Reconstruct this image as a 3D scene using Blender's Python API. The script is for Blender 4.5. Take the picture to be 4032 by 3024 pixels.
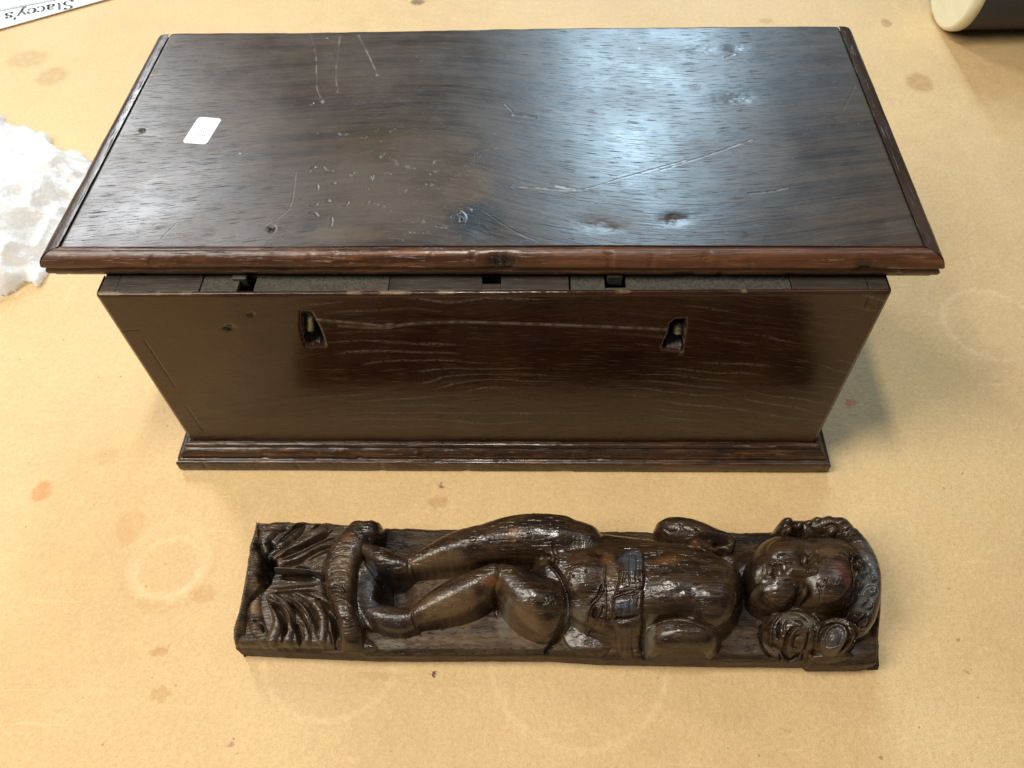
import bpy, math, random
import numpy as np
from mathutils import Matrix, Vector

random.seed(7); rng = np.random.default_rng(11)
for o in list(bpy.data.objects): bpy.data.objects.remove(o)
scene = bpy.context.scene
C = scene.collection

# ------------------------------------------------------------------ camera
CAM_M = np.array([[0.999295554, 0.0224174371, -0.0300974142],
                  [-0.0000947792668, 0.803491042, 0.595316836],
                  [-0.0375284804, 0.594894615, -0.802927151]])      # right, up, forward
CAM_C = np.array([0.03145812, -0.30925291, 0.50956884])
F_PX = 801.907
cam = bpy.data.cameras.new('camera'); co = bpy.data.objects.new('camera', cam); C.objects.link(co)
mw = np.eye(4); mw[:3, 0] = CAM_M[0]; mw[:3, 1] = CAM_M[1]; mw[:3, 2] = -CAM_M[2]; mw[:3, 3] = CAM_C
co.matrix_world = Matrix(mw.tolist())
cam.lens = F_PX / 1024 * 36; cam.sensor_width = 36; cam.clip_start = 0.01; cam.clip_end = 50
cam.dof.use_dof = True; cam.dof.focus_distance = 0.52; cam.dof.aperture_fstop = 13
scene.camera = co
# ------------------------------------------------------------------ world, lamps, exposure
w = bpy.data.worlds.new('World'); scene.world = w; w.use_nodes = True
bg = w.node_tree.nodes['Background']; bg.inputs[0].default_value = (0.92, 0.96, 1.0, 1); bg.inputs[1].default_value = 0.075
def area(name, loc, target, sx, sy, power, col):
    l = bpy.data.lights.new(name, 'AREA'); l.shape = 'RECTANGLE'; l.size = sx; l.size_y = sy
    l.energy = power; l.color = col
    o = bpy.data.objects.new(name, l); C.objects.link(o); o.location = loc
    d = Vector(target) - Vector(loc); o.rotation_euler = d.to_track_quat('-Z', 'Y').to_euler()
    return o
area('ceiling_lamp', (0.46, 2.85, 1.85), (0.46, 2.5, 0), 0.25, 1.4, 84, (0.56, 0.81, 1.0))
area('ceiling_lamp', (-1.75, 2.2, 1.85), (-1.6, 2.0, 0), 0.50, 1.7, 76, (0.92, 0.96, 1.0))
area('ceiling_lamp', (-0.10, -0.04, 1.75), (-0.10, -0.04, 0), 0.10, 0.36, 13.0, (1.0, 0.96, 0.86))
area('ceiling_lamp', (-1.0, -0.35, 1.35), (-0.35, -0.12, 0), 0.6, 1.1, 29, (1.0, 0.95, 0.84))
area('ceiling_lamp', (1.1, 0.15, 1.85), (0.3, 0.0, 0), 0.3, 1.2, 4, (0.95, 0.97, 1.0))
vs = scene.view_settings; vs.view_transform = 'Standard'; vs.look = 'None'; vs.exposure = 0.0; vs.gamma = 1.0; vs.use_curve_mapping = False
scene.cycles.max_bounces = 5; scene.cycles.diffuse_bounces = 3; scene.cycles.glossy_bounces = 3; scene.cycles.transparent_max_bounces = 6
scene.render.resolution_x = 1024; scene.render.resolution_y = 768

# ------------------------------------------------------------------ photo-plane helpers
def proj(x, y, z):
    q0, q1, q2 = x - CAM_C[0], y - CAM_C[1], z - CAM_C[2]
    a = [q0 * CAM_M[i, 0] + q1 * CAM_M[i, 1] + q2 * CAM_M[i, 2] for i in range(3)]
    return (512 + F_PX * a[0] / a[2]) * 3.9375, (384 - F_PX * a[1] / a[2]) * 3.9375   # 4032 wide
def at(x, y, z):
    d = np.array([(x / 3.9375 - 512) / F_PX, -(y / 3.9375 - 384) / F_PX, 1.0]) @ CAM_M
    return CAM_C + d * ((z - CAM_C[2]) / d[2])
def at_y(x, y, yy):
    d = np.array([(x / 3.9375 - 512) / F_PX, -(y / 3.9375 - 384) / F_PX, 1.0]) @ CAM_M
    return CAM_C + d * ((yy - CAM_C[1]) / d[1])
U = 4032 / 2212
# ------------------------------------------------------------------ numpy noise
def vnoise(x, y, seed=0):
    r = np.random.default_rng(seed).random((256, 256))
    xi = np.floor(x).astype(int); yi = np.floor(y).astype(int)
    fx = x - xi; fy = y - yi; fx = fx * fx * (3 - 2 * fx); fy = fy * fy * (3 - 2 * fy)
    g = lambda a, b: r[a % 256, b % 256]
    return (g(xi, yi) * (1 - fx) + g(xi + 1, yi) * fx) * (1 - fy) + (g(xi, yi + 1) * (1 - fx) + g(xi + 1, yi + 1) * fx) * fy
def fbm(x, y, seed=0, n=3):
    s = 0; a = .5
    for i in range(n): s = s + a * vnoise(x * 2 ** i, y * 2 ** i, seed + i); a *= .5
    return s / (1 - .5 ** n)
def sstep(a, b, x):
    t = np.clip((x - a) / (b - a), 0, 1); return t * t * (3 - 2 * t)
def spline(P, n=8):
    P = np.array(P, float)
    if len(P) < 3: return P
    Q = np.vstack([2 * P[0] - P[1], P, 2 * P[-1] - P[-2]]); out = []
    for i in range(1, len(Q) - 2):
        for t in np.linspace(0, 1, n, endpoint=False):
            a, b, c, d = Q[i - 1], Q[i], Q[i + 1], Q[i + 2]
            out.append(.5 * (2 * b + (c - a) * t + (2 * a - 5 * b + 4 * c - d) * t * t + (3 * b - a - 3 * c + d) * t ** 3))
    out.append(P[-1]); return np.array(out)
def polydist(u, v, P, reach, taper=False):
    """distance to polyline in its own units (inf outside reach); also the fraction along it"""
    D = np.full(u.shape, np.inf); T = np.zeros(u.shape); n = len(P) - 1
    m = (u > P[:, 0].min() - reach) & (u < P[:, 0].max() + reach) & (v > P[:, 1].min() - reach) & (v < P[:, 1].max() + reach)
    if not m.any(): return D, T
    uu, vv = u[m], v[m]; d = np.full(uu.shape, np.inf); tt = np.zeros(uu.shape)
    for i in range(n):
        ax, ay = P[i]; bx, by = P[i + 1]; L = (bx - ax) ** 2 + (by - ay) ** 2 + 1e-12
        t = np.clip(((uu - ax) * (bx - ax) + (vv - ay) * (by - ay)) / L, 0, 1)
        e = np.hypot(uu - ax - t * (bx - ax), vv - ay - t * (by - ay)); k = e < d
        d[k] = e[k]; tt[k] = (i + t[k]) / n
    D[m] = d; T[m] = tt; return D, T
# ------------------------------------------------------------------ mesh helpers
def link(name, me, mat, parent=None):
    o = bpy.data.objects.new(name, me); C.objects.link(o)
    if mat: me.materials.append(mat)
    if parent: o.parent = parent
    return o
def raw(name, V, Fq, smooth=True, attrs=None):
    """V (n,3), Fq (m,3 or 4) arrays"""
    V = np.asarray(V, np.float32); Fq = np.asarray(Fq, np.int32); k = Fq.shape[1]
    me = bpy.data.meshes.new(name); me.vertices.add(len(V)); me.vertices.foreach_set('co', V.ravel())
    me.loops.add(Fq.size); me.loops.foreach_set('vertex_index', Fq.ravel())
    me.polygons.add(len(Fq)); me.polygons.foreach_set('loop_start', np.arange(0, Fq.size, k, dtype=np.int32))
    me.polygons.foreach_set('use_smooth', np.full(len(Fq), smooth))
    for nm, a in (attrs or {}).items():
        a = np.asarray(a, np.float32)
        ty = 'FLOAT' if a.ndim == 1 else ('FLOAT_VECTOR' if a.shape[1] == 3 else 'FLOAT_COLOR')
        at_ = me.attributes.new(nm, ty, 'POINT')
        at_.data.foreach_set({'FLOAT': 'value', 'FLOAT_VECTOR': 'vector', 'FLOAT_COLOR': 'color'}[ty], a.ravel())
    me.update(calc_edges=True); me.validate(); return me
def gridfaces(n, m, flip=False):
    i = np.arange(n * m).reshape(n, m)
    f = np.stack([i[:-1, :-1], i[1:, :-1], i[1:, 1:], i[:-1, 1:]], -1).reshape(-1, 4)
    return f[:, ::-1] if flip else f
def compact(V, Fq, attrs):
    u, inv = np.unique(Fq, return_inverse=True)
    return V[u], inv.reshape(Fq.shape), {k: a[u] for k, a in attrs.items()}
class MB:
    def __init__(s): s.v = []; s.f = []
    def box(s, x0, x1, y0, y1, z0, z1, b=0.0006):
        """box with chamfered edges: 24 verts"""
        b = min(b, (x1 - x0) / 3, (y1 - y0) / 3, (z1 - z0) / 3); import bmesh
        bm = bmesh.new(); bmesh.ops.create_cube(bm, size=1)
        for v in bm.verts: v.co = Vector(((x0 + x1) / 2 + v.co.x * (x1 - x0), (y0 + y1) / 2 + v.co.y * (y1 - y0), (z0 + z1) / 2 + v.co.z * (z1 - z0)))
        if b > 0: bmesh.ops.bevel(bm, geom=bm.edges[:], offset=b, segments=2, profile=.5, affect='EDGES')
        n = len(s.v); bm.verts.index_update()
        s.v += [tuple(v.co) for v in bm.verts]; s.f += [[v.index + n for v in f.verts] for f in bm.faces]; bm.free(); return s
    def add(s, V, F): n = len(s.v); s.v += [tuple(v) for v in V]; s.f += [[i + n for i in f] for f in F]; return s
    def tube(s, P, R, n=12, cap=True):
        P = np.array(P, float); R = np.broadcast_to(R, len(P)); rings = []
        for i, p in enumerate(P):
            t = P[min(i + 1, len(P) - 1)] - P[max(i - 1, 0)]; t = t / np.linalg.norm(t)
            a = np.cross(t, [0, 0, 1] if abs(t[2]) < .9 else [1, 0, 0]); a /= np.linalg.norm(a); b = np.cross(t, a)
            rings.append([p + R[i] * (math.cos(q) * a + math.sin(q) * b) for q in np.linspace(0, 2 * math.pi, n, endpoint=False)])
        V = [v for r in rings for v in r]
        F = [[i * n + j, i * n + (j + 1) % n, (i + 1) * n + (j + 1) % n, (i + 1) * n + j] for i in range(len(P) - 1) for j in range(n)]
        if cap: F += [list(range(n))[::-1], [(len(P) - 1) * n + j for j in range(n)]]
        return s.add(V, F)
    def build(s, name, mat, parent=None, smooth=False):
        me = bpy.data.meshes.new(name); me.from_pydata(s.v, [], s.f)
        if smooth: me.polygons.foreach_set('use_smooth', np.full(len(me.polygons), True))
        me.update(); return link(name, me, mat, parent)
def empty(name, loc=(0, 0, 0), rz=0):
    o = bpy.data.objects.new(name, None); C.objects.link(o); o.location = loc; o.rotation_euler.z = rz; o.empty_display_size = .02; return o
def tag(o, label, cat=None, group=None, kind=None):
    if label: o['label'] = label
    if cat: o['category'] = cat
    if group: o['group'] = group
    if kind: o['kind'] = kind
    return o
# ------------------------------------------------------------------ shader helpers
class NT:
    def __init__(s, name):
        s.m = bpy.data.materials.new(name); s.m.use_nodes = True; s.t = s.m.node_tree; s.N = s.t.nodes; s.L = s.t.links
        s.bsdf = s.N['Principled BSDF']
    def n(s, ty, **kw):
        nd = s.N.new(ty)
        for k, v in kw.items(): setattr(nd, k, v)
        return nd
    def set(s, sock, v):
        if isinstance(v, bpy.types.NodeSocket): s.L.new(v, sock)
        else: sock.default_value = v
    def coord(s, attr=None):
        if attr: return s.n('ShaderNodeAttribute', attribute_name=attr).outputs['Vector']
        return s.n('ShaderNodeTexCoord').outputs['Object']
    def attr(s, a, out='Fac'): return s.n('ShaderNodeAttribute', attribute_name=a).outputs[out]
    def scale(s, v, sc, off=(0, 0, 0)):
        m = s.n('ShaderNodeMapping'); s.L.new(v, m.inputs[0]); m.inputs['Scale'].default_value = sc; m.inputs['Location'].default_value = off; return m.outputs[0]
    def noise(s, v, sc=1, det=3, rough=.55, dist=0):
        t = s.n('ShaderNodeTexNoise'); s.L.new(v, t.inputs['Vector']); t.inputs['Scale'].default_value = sc
        t.inputs['Detail'].default_value = det; t.inputs['Roughness'].default_value = rough; t.inputs['Distortion'].default_value = dist
        return t.outputs['Fac']
    def math(s, op, a, b=0.0, c=0.0, clamp=False):
        m = s.n('ShaderNodeMath', operation=op, use_clamp=clamp)
        for i, q in enumerate((a, b, c)): s.set(m.inputs[i], q)
        return m.outputs[0]
    def ramp(s, f, a, b, lo=0.0, hi=1.0):
        r = s.n('ShaderNodeMapRange', interpolation_type='SMOOTHSTEP'); s.L.new(f, r.inputs[0])
        for i, q in zip((1, 2, 3, 4), (a, b, lo, hi)): r.inputs[i].default_value = q
        return r.outputs[0]
    def mix(s, f, a, b, bt='MIX'):
        m = s.n('ShaderNodeMix', data_type='RGBA', blend_type=bt); s.set(m.inputs[0], f)
        s.set(m.inputs[6], a if isinstance(a, bpy.types.NodeSocket) else (*a, 1)); s.set(m.inputs[7], b if isinstance(b, bpy.types.NodeSocket) else (*b, 1))
        return m.outputs[2]
    def bump(s, h, dist, strength=1.0, normal=None):
        b = s.n('ShaderNodeBump'); b.inputs['Strength'].default_value = strength; b.inputs['Distance'].default_value = dist
        s.L.new(h, b.inputs['Height'])
        if normal: s.L.new(normal, b.inputs['Normal'])
        return b.outputs[0]
    def out(s, col=None, rough=None, normal=None, spec=.5, **kw):
        b = s.bsdf
        if col is not None: s.set(b.inputs['Base Color'], col if isinstance(col, bpy.types.NodeSocket) else (*col, 1))
        if rough is not None: s.set(b.inputs['Roughness'], rough)
        if normal: s.L.new(normal, b.inputs['Normal'])
        b.inputs['Specular IOR Level'].default_value = spec
        for k, v in kw.items(): s.set(b.inputs[k], v)
        return s.m

def wood(name, dark, mid, light, rough=(.3, .5), attr=None, axis=0, pore=.00035, wear=None, wearcol=(.20, .080, .030), tint=False, pale=False, along=1.0, poredark=.5, spec=.5, blot=14, coat=0.0, lob=.0006, pf=1.0):
    t = NT(name); v = t.coord(attr)
    def st(a, c, off=(0, 0, 0)):
        s_ = [c, c, c]; s_[axis] = a; return t.scale(v, s_, off)
    big = t.noise(t.scale(v, (blot,) * 3), 1, 4, .6)
    fib = t.noise(st(9 * along, 330), 1, 4, .6)
    fine = t.noise(st(45 * along, 1100, (3, 1, 2)), 1, 3, .6)
    por = t.noise(st(55 * along, 900 * pf, (7, 5, 1)), 1, 2, .5)
    pm = t.ramp(por, .59, .73)
    band = t.noise(st(3.2, 120, (2, 6, 8)), 1, 4, .65, .4)
    c = t.mix(t.ramp(big, .32, .68), dark, mid)
    c = t.mix(t.ramp(band, .40, .66, 0, .42), c, light); c = t.mix(t.ramp(band, .50, .34, 0, .38), c, dark)
    c = t.mix(t.math('MULTIPLY', t.ramp(fib, .42, .72), .6), c, light)
    c = t.mix(t.math('MULTIPLY', pm, poredark), c, tuple(.35 * q for q in dark))
    c = t.mix(t.ramp(fine, .3, .7, 0, .35), c, tuple(.6 * q for q in dark))
    if wear is not None:
        wn = t.noise(st(28, 420, (1, 9, 4)), 1, 5, .65); wl = t.noise(t.scale(v, (22, 22, 22), (4, 4, 4)), 1, 3, .6)
        wm = t.math('MULTIPLY', t.ramp(wn, .51, .62), t.ramp(wl, .32, .56))
        c = t.mix(t.math('MULTIPLY', wm, wear), c, wearcol)
        wn2 = t.noise(st(60, 500, (11, 2, 4)), 1, 3, .6)
        c = t.mix(t.math('MULTIPLY', t.ramp(wn2, .64, .70), wear * .75), c, (.38, .27, .17))
    if tint:
        c = t.mix(t.attr('tint', 'Alpha'), c, t.attr('tint', 'Color'))
    if pale:
        pn = t.noise(t.scale(v, (420, 1200, 1200), (2, 2, 2)), 1, 2, .5)
        pm2 = t.math('MULTIPLY', t.attr('pale'), t.ramp(pn, .40, .52), clamp=True)
        c = t.mix(pm2, c, (.13, .10, .085))
    r = t.math('ADD', t.ramp(big, .3, .7, rough[0], rough[1]), t.math('MULTIPLY', pm, .25))
    h = t.math('SUBTRACT', t.math('ADD', t.math('MULTIPLY', fib, .8), t.math('MULTIPLY', fine, .35)), t.math('MULTIPLY', pm, 1.0))
    nrm = t.bump(h, pore)
    lo = t.noise(t.scale(v, (70 if axis == 0 else 140, 140, 140)), 1, 2, .5)
    nrm = t.bump(lo, lob, 1.0, nrm)
    m = t.out(c, r, nrm, spec)
    t.bsdf.inputs['Coat Weight'].default_value = coat; t.bsdf.inputs['Coat Roughness'].default_value = .12
    return m
def plain(name, col, rough=.5, metal=0.0, nz=0.0, nsc=200, spec=.5):
    t = NT(name); v = t.coord(); n = t.noise(t.scale(v, (nsc,) * 3), 1, 4, .6)
    c = t.mix(t.ramp(n, .3, .7), tuple(q * (1 - nz) for q in col), tuple(min(1, q * (1 + nz)) for q in col))
    return t.out(c, t.ramp(n, .3, .7, max(.02, rough - .08), min(1, rough + .08)), t.bump(n, .0004), spec, Metallic=metal)
# ------------------------------------------------------------------ the table
def table_material():
    t = NT('tan_board'); v = t.coord()
    big = t.noise(t.scale(v, (5, 5, 5)), 1, 4, .6); mid = t.noise(t.scale(v, (45, 45, 45)), 1, 4, .65)
    fine = t.noise(t.scale(v, (900, 1100, 900)), 1, 3, .6); fib = t.noise(t.scale(v, (260, 700, 500)), 1, 3, .6, 1.5)
    c = t.mix(t.ramp(big, .3, .7), (.56, .375, .175), (.63, .435, .215))
    c = t.mix(t.ramp(mid, .35, .75, 0, .40), c, (.70, .49, .25))
    mott = t.noise(t.scale(v, (330, 330, 330), (2, 8, 3)), 1, 4, .7); c = t.mix(t.ramp(mott, .40, .68, 0, .30), c, (.40, .245, .10))
    mott2 = t.noise(t.scale(v, (170, 190, 170), (6, 1, 3)), 1, 5, .7); c = t.mix(t.ramp(mott2, .52, .72, 0, .40), c, (.74, .54, .29))
    scf = t.noise(t.scale(v, (18, 260, 60), (1, 1, 3)), 1, 3, .6, .8); c = t.mix(t.ramp(scf, .64, .74, 0, .30), c, (.76, .57, .32))
    scf2 = t.noise(t.scale(v, (240, 14, 60), (4, 1, 3)), 1, 3, .6, .8); c = t.mix(t.ramp(scf2, .66, .74, 0, .30), c, (.76, .57, .32))
    c = t.mix(t.ramp(fine, .35, .75, 0, .30), c, (.40, .24, .095))
    c = t.mix(t.ramp(fib, .55, .75, 0, .22), c, (.78, .58, .32))
    sx = t.n('ShaderNodeSeparateXYZ'); t.L.new(v, sx.inputs[0])
    wob = t.n('ShaderNodeTexNoise'); t.L.new(t.scale(v, (60, 60, 60)), wob.inputs['Vector']); wob.inputs['Detail'].default_value = 3
    wsep = t.n('ShaderNodeSeparateColor'); t.L.new(wob.outputs['Color'], wsep.inputs[0])
    X = t.math('ADD', sx.outputs[0], t.math('MULTIPLY', t.math('SUBTRACT', wsep.outputs[0], .5), .010))
    Y = t.math('ADD', sx.outputs[1], t.math('MULTIPLY', t.math('SUBTRACT', wsep.outputs[1], .5), .010))
    def dist(cx, cy, rx, ry):
        a = t.math('DIVIDE', t.math('SUBTRACT', X, cx), rx); b = t.math('DIVIDE', t.math('SUBTRACT', Y, cy), ry)
        return t.math('SQRT', t.math('ADD', t.math('MULTIPLY', a, a), t.math('MULTIPLY', b, b)))
    brk = t.noise(t.scale(v, (120, 120, 120), (5, 5, 5)), 1, 3, .6)
    stains = [(90, 1062, 22, 24, .7, (.50, .25, .085)), (282, 1140, 36, 40, .35, (.50, .28, .10)), (330, 1300, 30, 14, .30, (.44, .25, .10)),
              (440, 1285, 30, 20, .4, (.46, .26, .10)), (345, 1405, 22, 12, .5, (.44, .23, .08)), (345, 1500, 26, 20, .4, (.44, .25, .09)),
              (945, 1085, 24, 14, .5, (.45, .26, .09)), (60, 128, 48, 20, .45, (.42, .28, .13)), (112, 165, 34, 22, .45, (.40, .26, .12)),
              (1986, 178, 30, 22, .55, (.40, .22, .075)), (1915, 50, 12, 10, .5, (.33, .19, .08)), (903, 4, 16, 8, .8, (.20, .12, .05)),
              (952, 1050, 6, 6, .9, (.16, .09, .035)), (1838, 870, 16, 9, .8, (.60, .17, .07)), (938, 1456, 7, 4, .8, (.10, .06, .03)), (500, 1605, 10, 6, .5, (.3, .18, .08)),
              (2150, 690, 60, 70, .18, (.72, .50, .25)), (1940, 1330, 26, 20, .18, (.46, .28, .11)), (820, 1460, 60, 10, .35, (.46, .28, .11)), (230, 985, 30, 22, .25, (.45, .27, .11)),
              (1655, 45, 16, 6, .4, (.4, .25, .1)), (1420, 1600, 80, 40, .12, (.46, .29, .12)), (2090, 1450, 8, 5, .5, (.3, .18, .08)), (1700, 1580, 14, 4, .3, (.36, .22, .09))]
    for (px, py, rx, ry, op, col) in stains:
        p = at(px * U, py * U, 0); e = at((px + rx) * U, py * U, 0); g = at(px * U, (py - ry) * U, 0)
        d = dist(p[0], p[1], max(.0012, e[0] - p[0]), max(.0012, g[1] - p[1]))
        f = t.math('MULTIPLY', t.ramp(d, .65, 1.15, 1, 0), t.math('MULTIPLY', t.ramp(brk, .25, .6, .5, 1.0), min(1.0, op * 1.5)))
        c = t.mix(f, c, col)
    for (px, py, r, wd, op, col) in [(365, 1225, 96, 10, .38, (.46, .28, .11)), (365, 1225, 68, 8, .28, (.78, .58, .33)), (365, 1210, 84, 16, .22, (.80, .60, .35)), (1250, 1420, 190, 9, .26, (.78, .58, .33)), (720, 1400, 150, 9, .26, (.78, .58, .33)), (2140, 700, 100, 10, .26, (.8, .6, .35))]:
        p = at(px * U, py * U, 0); e = at((px + r) * U, py * U, 0); R = e[0] - p[0]
        d = t.math('ABSOLUTE', t.math('SUBTRACT', dist(p[0], p[1], R, R), 1.0))
        f = t.math('MULTIPLY', t.ramp(d, 0, wd / r * 1.3, 1, 0), t.math('MULTIPLY', t.ramp(brk, .3, .65, .3, 1), min(1.0, op * 1.15)))
        c = t.mix(f, c, col)
    sp = t.noise(t.scale(v, (230, 230, 230), (9, 3, 1)), 1, 1, .4)
    c = t.mix(t.ramp(sp, .775, .80, 0, .6), c, (.20, .12, .05))
    h = t.math('ADD', t.math('MULTIPLY', fine, .5), t.math('MULTIPLY', fib, .5))
    nrm = t.bump(h, .0004); nrm = t.bump(mott2, .0008, 1, nrm); nrm = t.bump(big, .003, 1, nrm)
    return t.out(c, t.ramp(mid, .3, .7, .48, .62), nrm, .35)
tb = MB().box(-1.6, 1.6, -1.0, 1.6, -0.03, 0.0, .002).build('table_top', table_material())
tag(tb, 'tan stained board tabletop under the box and carving', kind='structure')

# ------------------------------------------------------------------ materials
M_lid = wood('lid_oak', (.015, .0095, .0062), (.042, .0255, .0142), (.072, .044, .0235), (.30, .42), 'grain', lob=.00004, pore=.00011, tint=True, along=1.3, spec=.5, poredark=.45, pf=1.8)
M_front = wood('front_oak', (.020, .0066, .0036), (.036, .0125, .0062), (.046, .0185, .0085), (.15, .25), 'grain', lob=.00006, pore=.00004, tint=True, pale=True, poredark=.35, spec=.36)
M_side = wood('side_oak', (.022, .010, .006), (.035, .017, .009), (.045, .023, .012), (.25, .38), axis=1, pore=.0002)
M_mould = wood('moulding_oak', (.030, .012, .0065), (.075, .028, .012), (.13, .048, .017), (.24, .40), pore=.0002, wear=.5, lob=.0003, tint=True)
M_mould_s = wood('side_moulding_oak', (.022, .012, .008), (.042, .024, .014), (.06, .034, .018), (.22, .34), axis=1, pore=.00015, lob=.0002)
M_base = wood('base_oak', (.018, .010, .0065), (.044, .021, .011), (.075, .036, .016), (.17, .30), pore=.0002, wear=.42, lob=.0003)
M_rim = wood('rim_oak', (.022, .016, .012), (.040, .029, .020), (.06, .044, .03), (.4, .55), pore=.0003)
M_iron = plain('old_iron', (.060, .054, .040), .62, .35, .35, 700)
M_steel = plain('worn_steel', (.30, .30, .29), .24, .85, .2, 900)
M_ledge = plain('grey_iron', (.16, .155, .135), .5, .5, .3, 900)
M_dark = plain('inner_dark', (.008, .006, .005), .8)

# ------------------------------------------------------------------ the box
H = 0.1773; HB = 0.0224; WB = 0.45; BD = 0.236
box = empty('wooden_box', (0, BD / 2, 0))
tag(box, 'dark oak lidded box with moulded lid and base, missing its front lock mounts', 'box')
box.location = (0, 0, 0)
def front_board():
    nx, nz = 860, 420
    xs = np.linspace(-WB / 2, WB / 2, nx); zs = np.linspace(HB - .004, H, nz)
    X, Z = np.meshgrid(xs, zs, indexing='ij'); Y = np.zeros_like(X)
    px, py = proj(X, Y, Z)                                              # reading frame of the front face
    Y += .0004 * (fbm(X * 10, Z * 16, 3) - .5) + .00006 * (fbm(X * 60, Z * 240, 5) - .5)
    Y += .0012 * np.exp(-((np.abs(X) - WB / 2) / .0012) ** 2) + .0010 * np.exp(-((Z - H) / .0010) ** 2) * (.6 + .8 * fbm(X * 120, Z * 0, 8))
    tint = np.zeros((nx, nz, 4)); pale = np.zeros((nx, nz))
    def blot(cx, cy, rx, ry, col, op, nz_=.6, sd=0):
        d = np.hypot((px - cx) / rx, (py - cy) / ry) + nz_ * (fbm(X * 90, Z * 90, 20 + sd) - .5)
        a = op * (1 - sstep(.5, 1.1, d)); k = a > tint[..., 3]
        tint[k, :3] = col; tint[..., 3] = np.maximum(tint[..., 3], a)
    blot(560, 1400, 480, 420, (.078, .036, .015), .55, .5, 1)            # browner left end and lower strip: the table's reflection put into the colour
    blot(1350, 1690, 800, 70, (.075, .038, .015), .45, .5, 2); blot(2700, 1700, 900, 90, (.060, .030, .013), .45, .5, 3)
    blot(3350, 1350, 220, 420, (.060, .034, .017), .45, .5, 4)
    blot(900, 1293, 30, 16, (.012, .009, .008), .9, .6, 5); blot(988, 1240, 22, 10, (.015, .01, .008), .9, .6, 6)
    def groove(P, wd, dep, raise_=0, col=None, op=0):
        nonlocal Y
        d, tt = polydist(px, py, spline(np.array(P, float)), wd * 4)
        Y += dep * np.exp(-(d / wd) ** 2)
        if raise_: Y -= raise_ * np.exp(-((d - 2 * wd) / wd) ** 2)
        if col is not None:
            a = op * np.exp(-(d / wd) ** 2) * (.35 + .65 * sstep(.35, .6, fbm(px / 18, py / 40, 31))); k = a > tint[..., 3]; tint[k, :3] = col; tint[..., 3] = np.maximum(tint[..., 3], a)
    groove([(1240, 1258), (1400, 1272), (1530, 1285), (1620, 1275), (1800, 1268), (2050, 1275), (2300, 1283), (2640, 1298)], 3.2, .0007, 0, (.26, .22, .19), .85)
    groove([(1330, 1283), (1450, 1290), (1540, 1292)], 3, .0004, 0, (.16, .12, .10), .6)
    blot(1535, 1283, 30, 13, (.10, .085, .075), .8, .8, 7)
    groove([(568, 1340), (690, 1525)], 2.2, .0005, 0, (.01, .007, .005), .8); groove([(735, 1600), (800, 1700)], 2.2, .0004, 0, (.01, .007, .005), .5)
    groove([(480, 1305), (555, 1298)], 2.2, .0004, 0, (.01, .007, .005), .6); groove([(3425, 1150), (3400, 1215)], 2.4, .0006, 0, (.01, .007, .005), .9)
    for (a, b, r, dp) in [(900, 1293, 20, .0016), (988, 1240, 13, .001), (1535, 1283, 14, -.0006)]:
        Y += dp * np.exp(-((px - a) ** 2 + (1.7 * (py - b)) ** 2) / r ** 2)
    # pale wax-filled pore lines: cathedral figure
    Fg = Z * 1000 + .0026 * (np.abs(X * 1000 - 5)) ** 1.75 + 24 * (fbm(X * 11, Z * 22, 41) - .5) + 2 * (fbm(X * 90, Z * 200, 44) - .5)
    fr = (Fg / 9.5) % 1.0
    pale = np.exp(-((fr - .5) / (.05 + .07 * fbm(X * 25, Z * 60, 48))) ** 2) * sstep(.40, .60, fbm(X * 16, Z * 40, 47)) * sstep(HB + .012, HB + .03, Z) * .95
    pale *= (sstep(1080, 1400, px) * .9 + .1) * (.25 + .75 * sstep(20, 70, np.abs(py - 1278)))
    grain = np.stack([X, (Fg - Z * 1000) * .0006 + Z, np.zeros_like(X)], -1)
    # irregular lock openings cut through the board
    k1 = np.array([(488, 455), (600, 450), (690, 470), (740, 560), (860, 780), (930, 960), (985, 1165), (600, 1150), (545, 1040), (480, 750)]) / 5.531 + (1100, 1150)
    k2 = np.array([(1000, 490), (1235, 480), (1240, 640), (1200, 830), (1140, 1290), (1070, 1310), (1060, 1235), (650, 1180), (720, 1000), (820, 800), (850, 600)]) / 6.146 + (2500, 1180)
    def inside(P):
        c = np.zeros(px.shape, bool)
        for i in range(len(P)):
            (x1, y1), (x2, y2) = P[i], P[i - 1]
            k = ((y1 > py) != (y2 > py)) & (px < (x2 - x1) * (py - y1) / (y2 - y1 + 1e-9) + x1); c ^= k
        return c
    pit = np.zeros(px.shape, bool)
    for P in (k1, k2):
        ins = inside(P); pit |= ins
        d, _ = polydist(px, py, np.vstack([P, P[:1]]), 40); rim = (~ins) & np.isfinite(d)
        Y += np.where(rim, .0008 * np.exp(-(d / 6) ** 2), 0)
        a = np.where(rim, .45 * np.exp(-(d / 5) ** 2) * sstep(.45, .65, fbm(px / 14, py / 14, 61)), 0); k = a > tint[..., 3]
        tint[k, :3] = (.13, .11, .09); tint[..., 3] = np.maximum(tint[..., 3], a)
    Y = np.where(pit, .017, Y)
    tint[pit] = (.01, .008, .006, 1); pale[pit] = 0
    V = np.stack([X, Y, Z], -1).reshape(-1, 3); Fq = gridfaces(nx, nz)
    # rest of the board: a 4 mm skin returned behind the arris at top and ends
    n0 = len(V); idx = np.arange(nx * nz).reshape(nx, nz)
    top = idx[:, -1]; Vt = V[top].copy(); Vt[:, 1] = .0032; Vt[:, 2] = H - .0004
    lf = idx[0]; Vl = V[lf].copy(); Vl[:, 1] = .0165; Vl[:, 0] += 0.0; rt = idx[-1]; Vr = V[rt].copy(); Vr[:, 1] = .0165
    A = [V, Vt, Vl, Vr]; a0 = n0; b0 = a0 + nx; c0 = b0 + nz
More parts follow.
